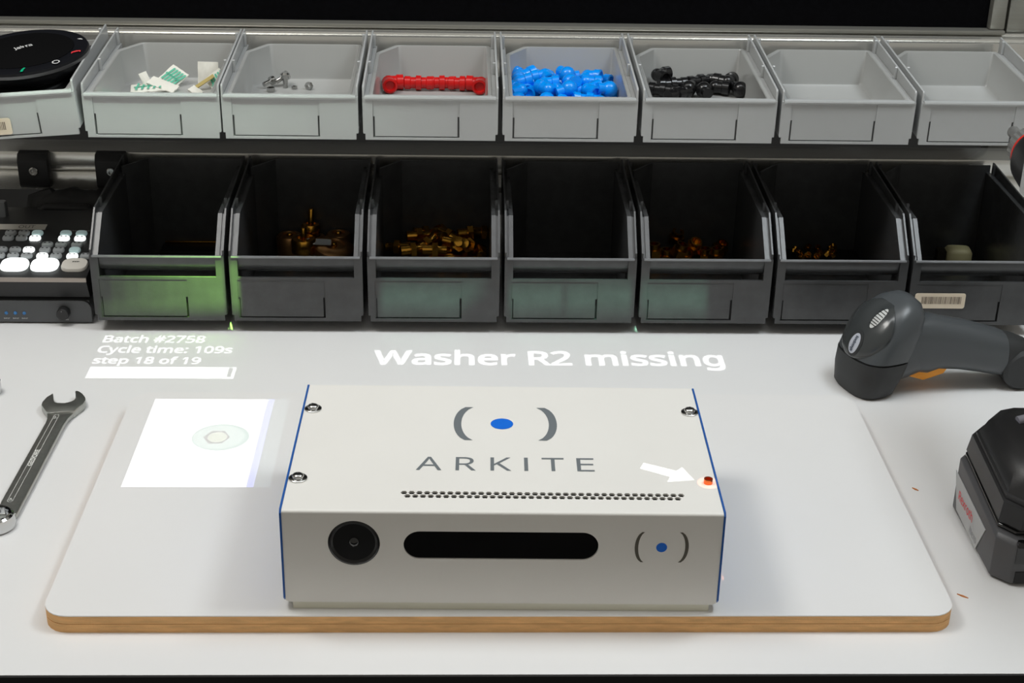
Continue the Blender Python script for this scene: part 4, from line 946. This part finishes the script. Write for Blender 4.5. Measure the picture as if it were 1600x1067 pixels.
gel('red_gel', circ(0.1524, 0.0382, 0.0095, 28), ZT, (1.0, 0.32, 0.20))
gel('blue_gel', [(-0.1764, 0.158), (-0.1710, 0.158), (-0.1710, 0.305), (-0.1764, 0.305)], BT, (0.30, 0.34, 1.0))
gel('pale_gel', [(-0.1709, 0.158), (-0.157, 0.158), (-0.157, 0.305), (-0.1709, 0.305)], BT, (0.09, 0.12, 0.13))
def ringgel(name, outer, inner, c):
    vs, fs = sheet(to_slide(outer, BT), [to_slide(inner, BT)], 4000); M().faces(vs, fs, lambda p: (p[0], p[1], -HS+0.0004)).build(name, filt(name, c), pj, smooth=0)
ringgel('picture_gel', circ(-0.2065, 0.2368, 0.0228, 40, 0.0217), circ(-0.2080, 0.2368, 0.0200, 40, 0.0190), (0.20, 0.36, 0.32))
ringgel('picture_gel', circ(-0.2080, 0.2368, 0.0199, 40, 0.0189), circ(-0.2096, 0.2368, 0.0108, 6, 0.0122), (0.36, 0.47, 0.44))
ringgel('picture_gel', circ(-0.2096, 0.2368, 0.0107, 6, 0.0121), circ(-0.2090, 0.2368, 0.0076, 24, 0.0084), (0.0, 0.0, 0.0))
gel('picture_gel', circ(-0.2090, 0.2368, 0.0075, 24, 0.0083), BT, (0.36, 0.40, 0.28))
# side lamps of the projector, each with its own slide
FR = lambda x0, x1, z0, z1, Y: [(x0, Y, z0), (x1, Y, z0), (x1, Y, z1), (x0, Y, z1)]
SLIDES = {'green_lamp': [FR(-0.3500, -0.2338, 0.0260, 0.0735, 0.4640), FR(-0.2284, -0.2200, 0.0260, 0.0735, 0.4640)],
          'teal_lamp': [[(-0.0890, 0.4640, 0.0280), (-0.0200, 0.4640, 0.0260), (0.0120, 0.4640, 0.0520), (-0.0890, 0.4640, 0.0540)],
                        FR(0.0300, 0.0800, 0.0270, 0.0540, 0.4640), FR(0.0830, 0.1440, 0.0260, 0.0540, 0.4640), FR(0.1524, 0.2150, 0.0270, 0.0540, 0.4640)],
          'pale_lamp': [FR(-0.4300, -0.0300, 0.1820, 0.2180, 0.4955)]}
for nm, loc, tg, dg, pw, cl, rd in BEAMS:
    hs = []
    for q in SLIDES[nm]:
        hs.append([((x-loc.x)*HS/(loc.z-z), (y-loc.y)*HS/(loc.z-z)) for x, y, z in q])
    vs, fs = sheet([(-0.035, -0.02), (0.035, -0.02), (0.035, 0.06), (-0.035, 0.06)], hs, 2000); off = loc-PROJ
    mm = M().faces(vs, fs, lambda p: (p[0]+off.x, p[1]+off.y, off.z-HS))
    for x0, x1, y0, y1 in ((-0.037, -0.035, -0.022, 0.062), (0.035, 0.037, -0.022, 0.062), (-0.035, 0.035, -0.022, -0.020), (-0.035, 0.035, 0.060, 0.062)):
        mm.box(off.x+x0, off.x+x1, off.y+y0, off.y+y1, off.z-HS, off.z+0.04)
    mm.box(off.x-0.037, off.x+0.037, off.y-0.022, off.y+0.062, off.z+0.04, off.z+0.042)
    mm.build('lamp_housing', MATTEBLK, pj, smooth=0)
    wedge = {'green_lamp': [(-0.3500+0.0125*i, -0.3375+0.0125*i, 0.04+0.12*i, 0.024, 0.074, 0.464) for i in range(8)],
             'pale_lamp': [(-0.23+0.04*i, -0.19+0.04*i, 0.92-0.19*i, 0.178, 0.222, 0.4955) for i in range(5)]}.get(nm, [])
    for x0, x1, k_, z0, z1, Y_ in wedge:
        q = [((x-loc.x)*HS/(loc.z-z)+off.x, (y-loc.y)*HS/(loc.z-z)+off.y) for x, y, z in FR(x0, x1, z0, z1, Y_)]
        M().faces([(*p, off.z-HS+0.0003) for p in q], [(0, 1, 2, 3)]).build('grey_gel', filt('grey_gel', (max(0, k_),)*3), pj, smooth=0)
m = M(); w_, d0, d1 = 0.07, -0.045, 0.075
m.box(-w_, -w_+0.004, d0, d1, -HS, 0.09); m.box(w_-0.004, w_, d0, d1, -HS, 0.09); m.box(-w_+0.004, w_-0.004, d0, d0+0.004, -HS, 0.09); m.box(-w_+0.004, w_-0.004, d1-0.004, d1, -HS, 0.09); m.box(-w_, w_, d0, d1, 0.09, 0.094)
m.build('projector_housing', MATTEBLK, pj)
m = M()
plate(m, [(-w_, d0), (w_, d0), (w_, d1), (-w_, d1)], [[(-0.044, -0.019), (0.044, -0.019), (0.044, 0.049), (-0.044, 0.049)]], 0.003, T(0, 0, -HS-0.0005), 400)
m.build('slide_holder', MATTEBLK, pj)
M().box(-0.02, 0.02, 0.02, 0.06, 0.0945, 0.70).build('hanger', ALU, pj)
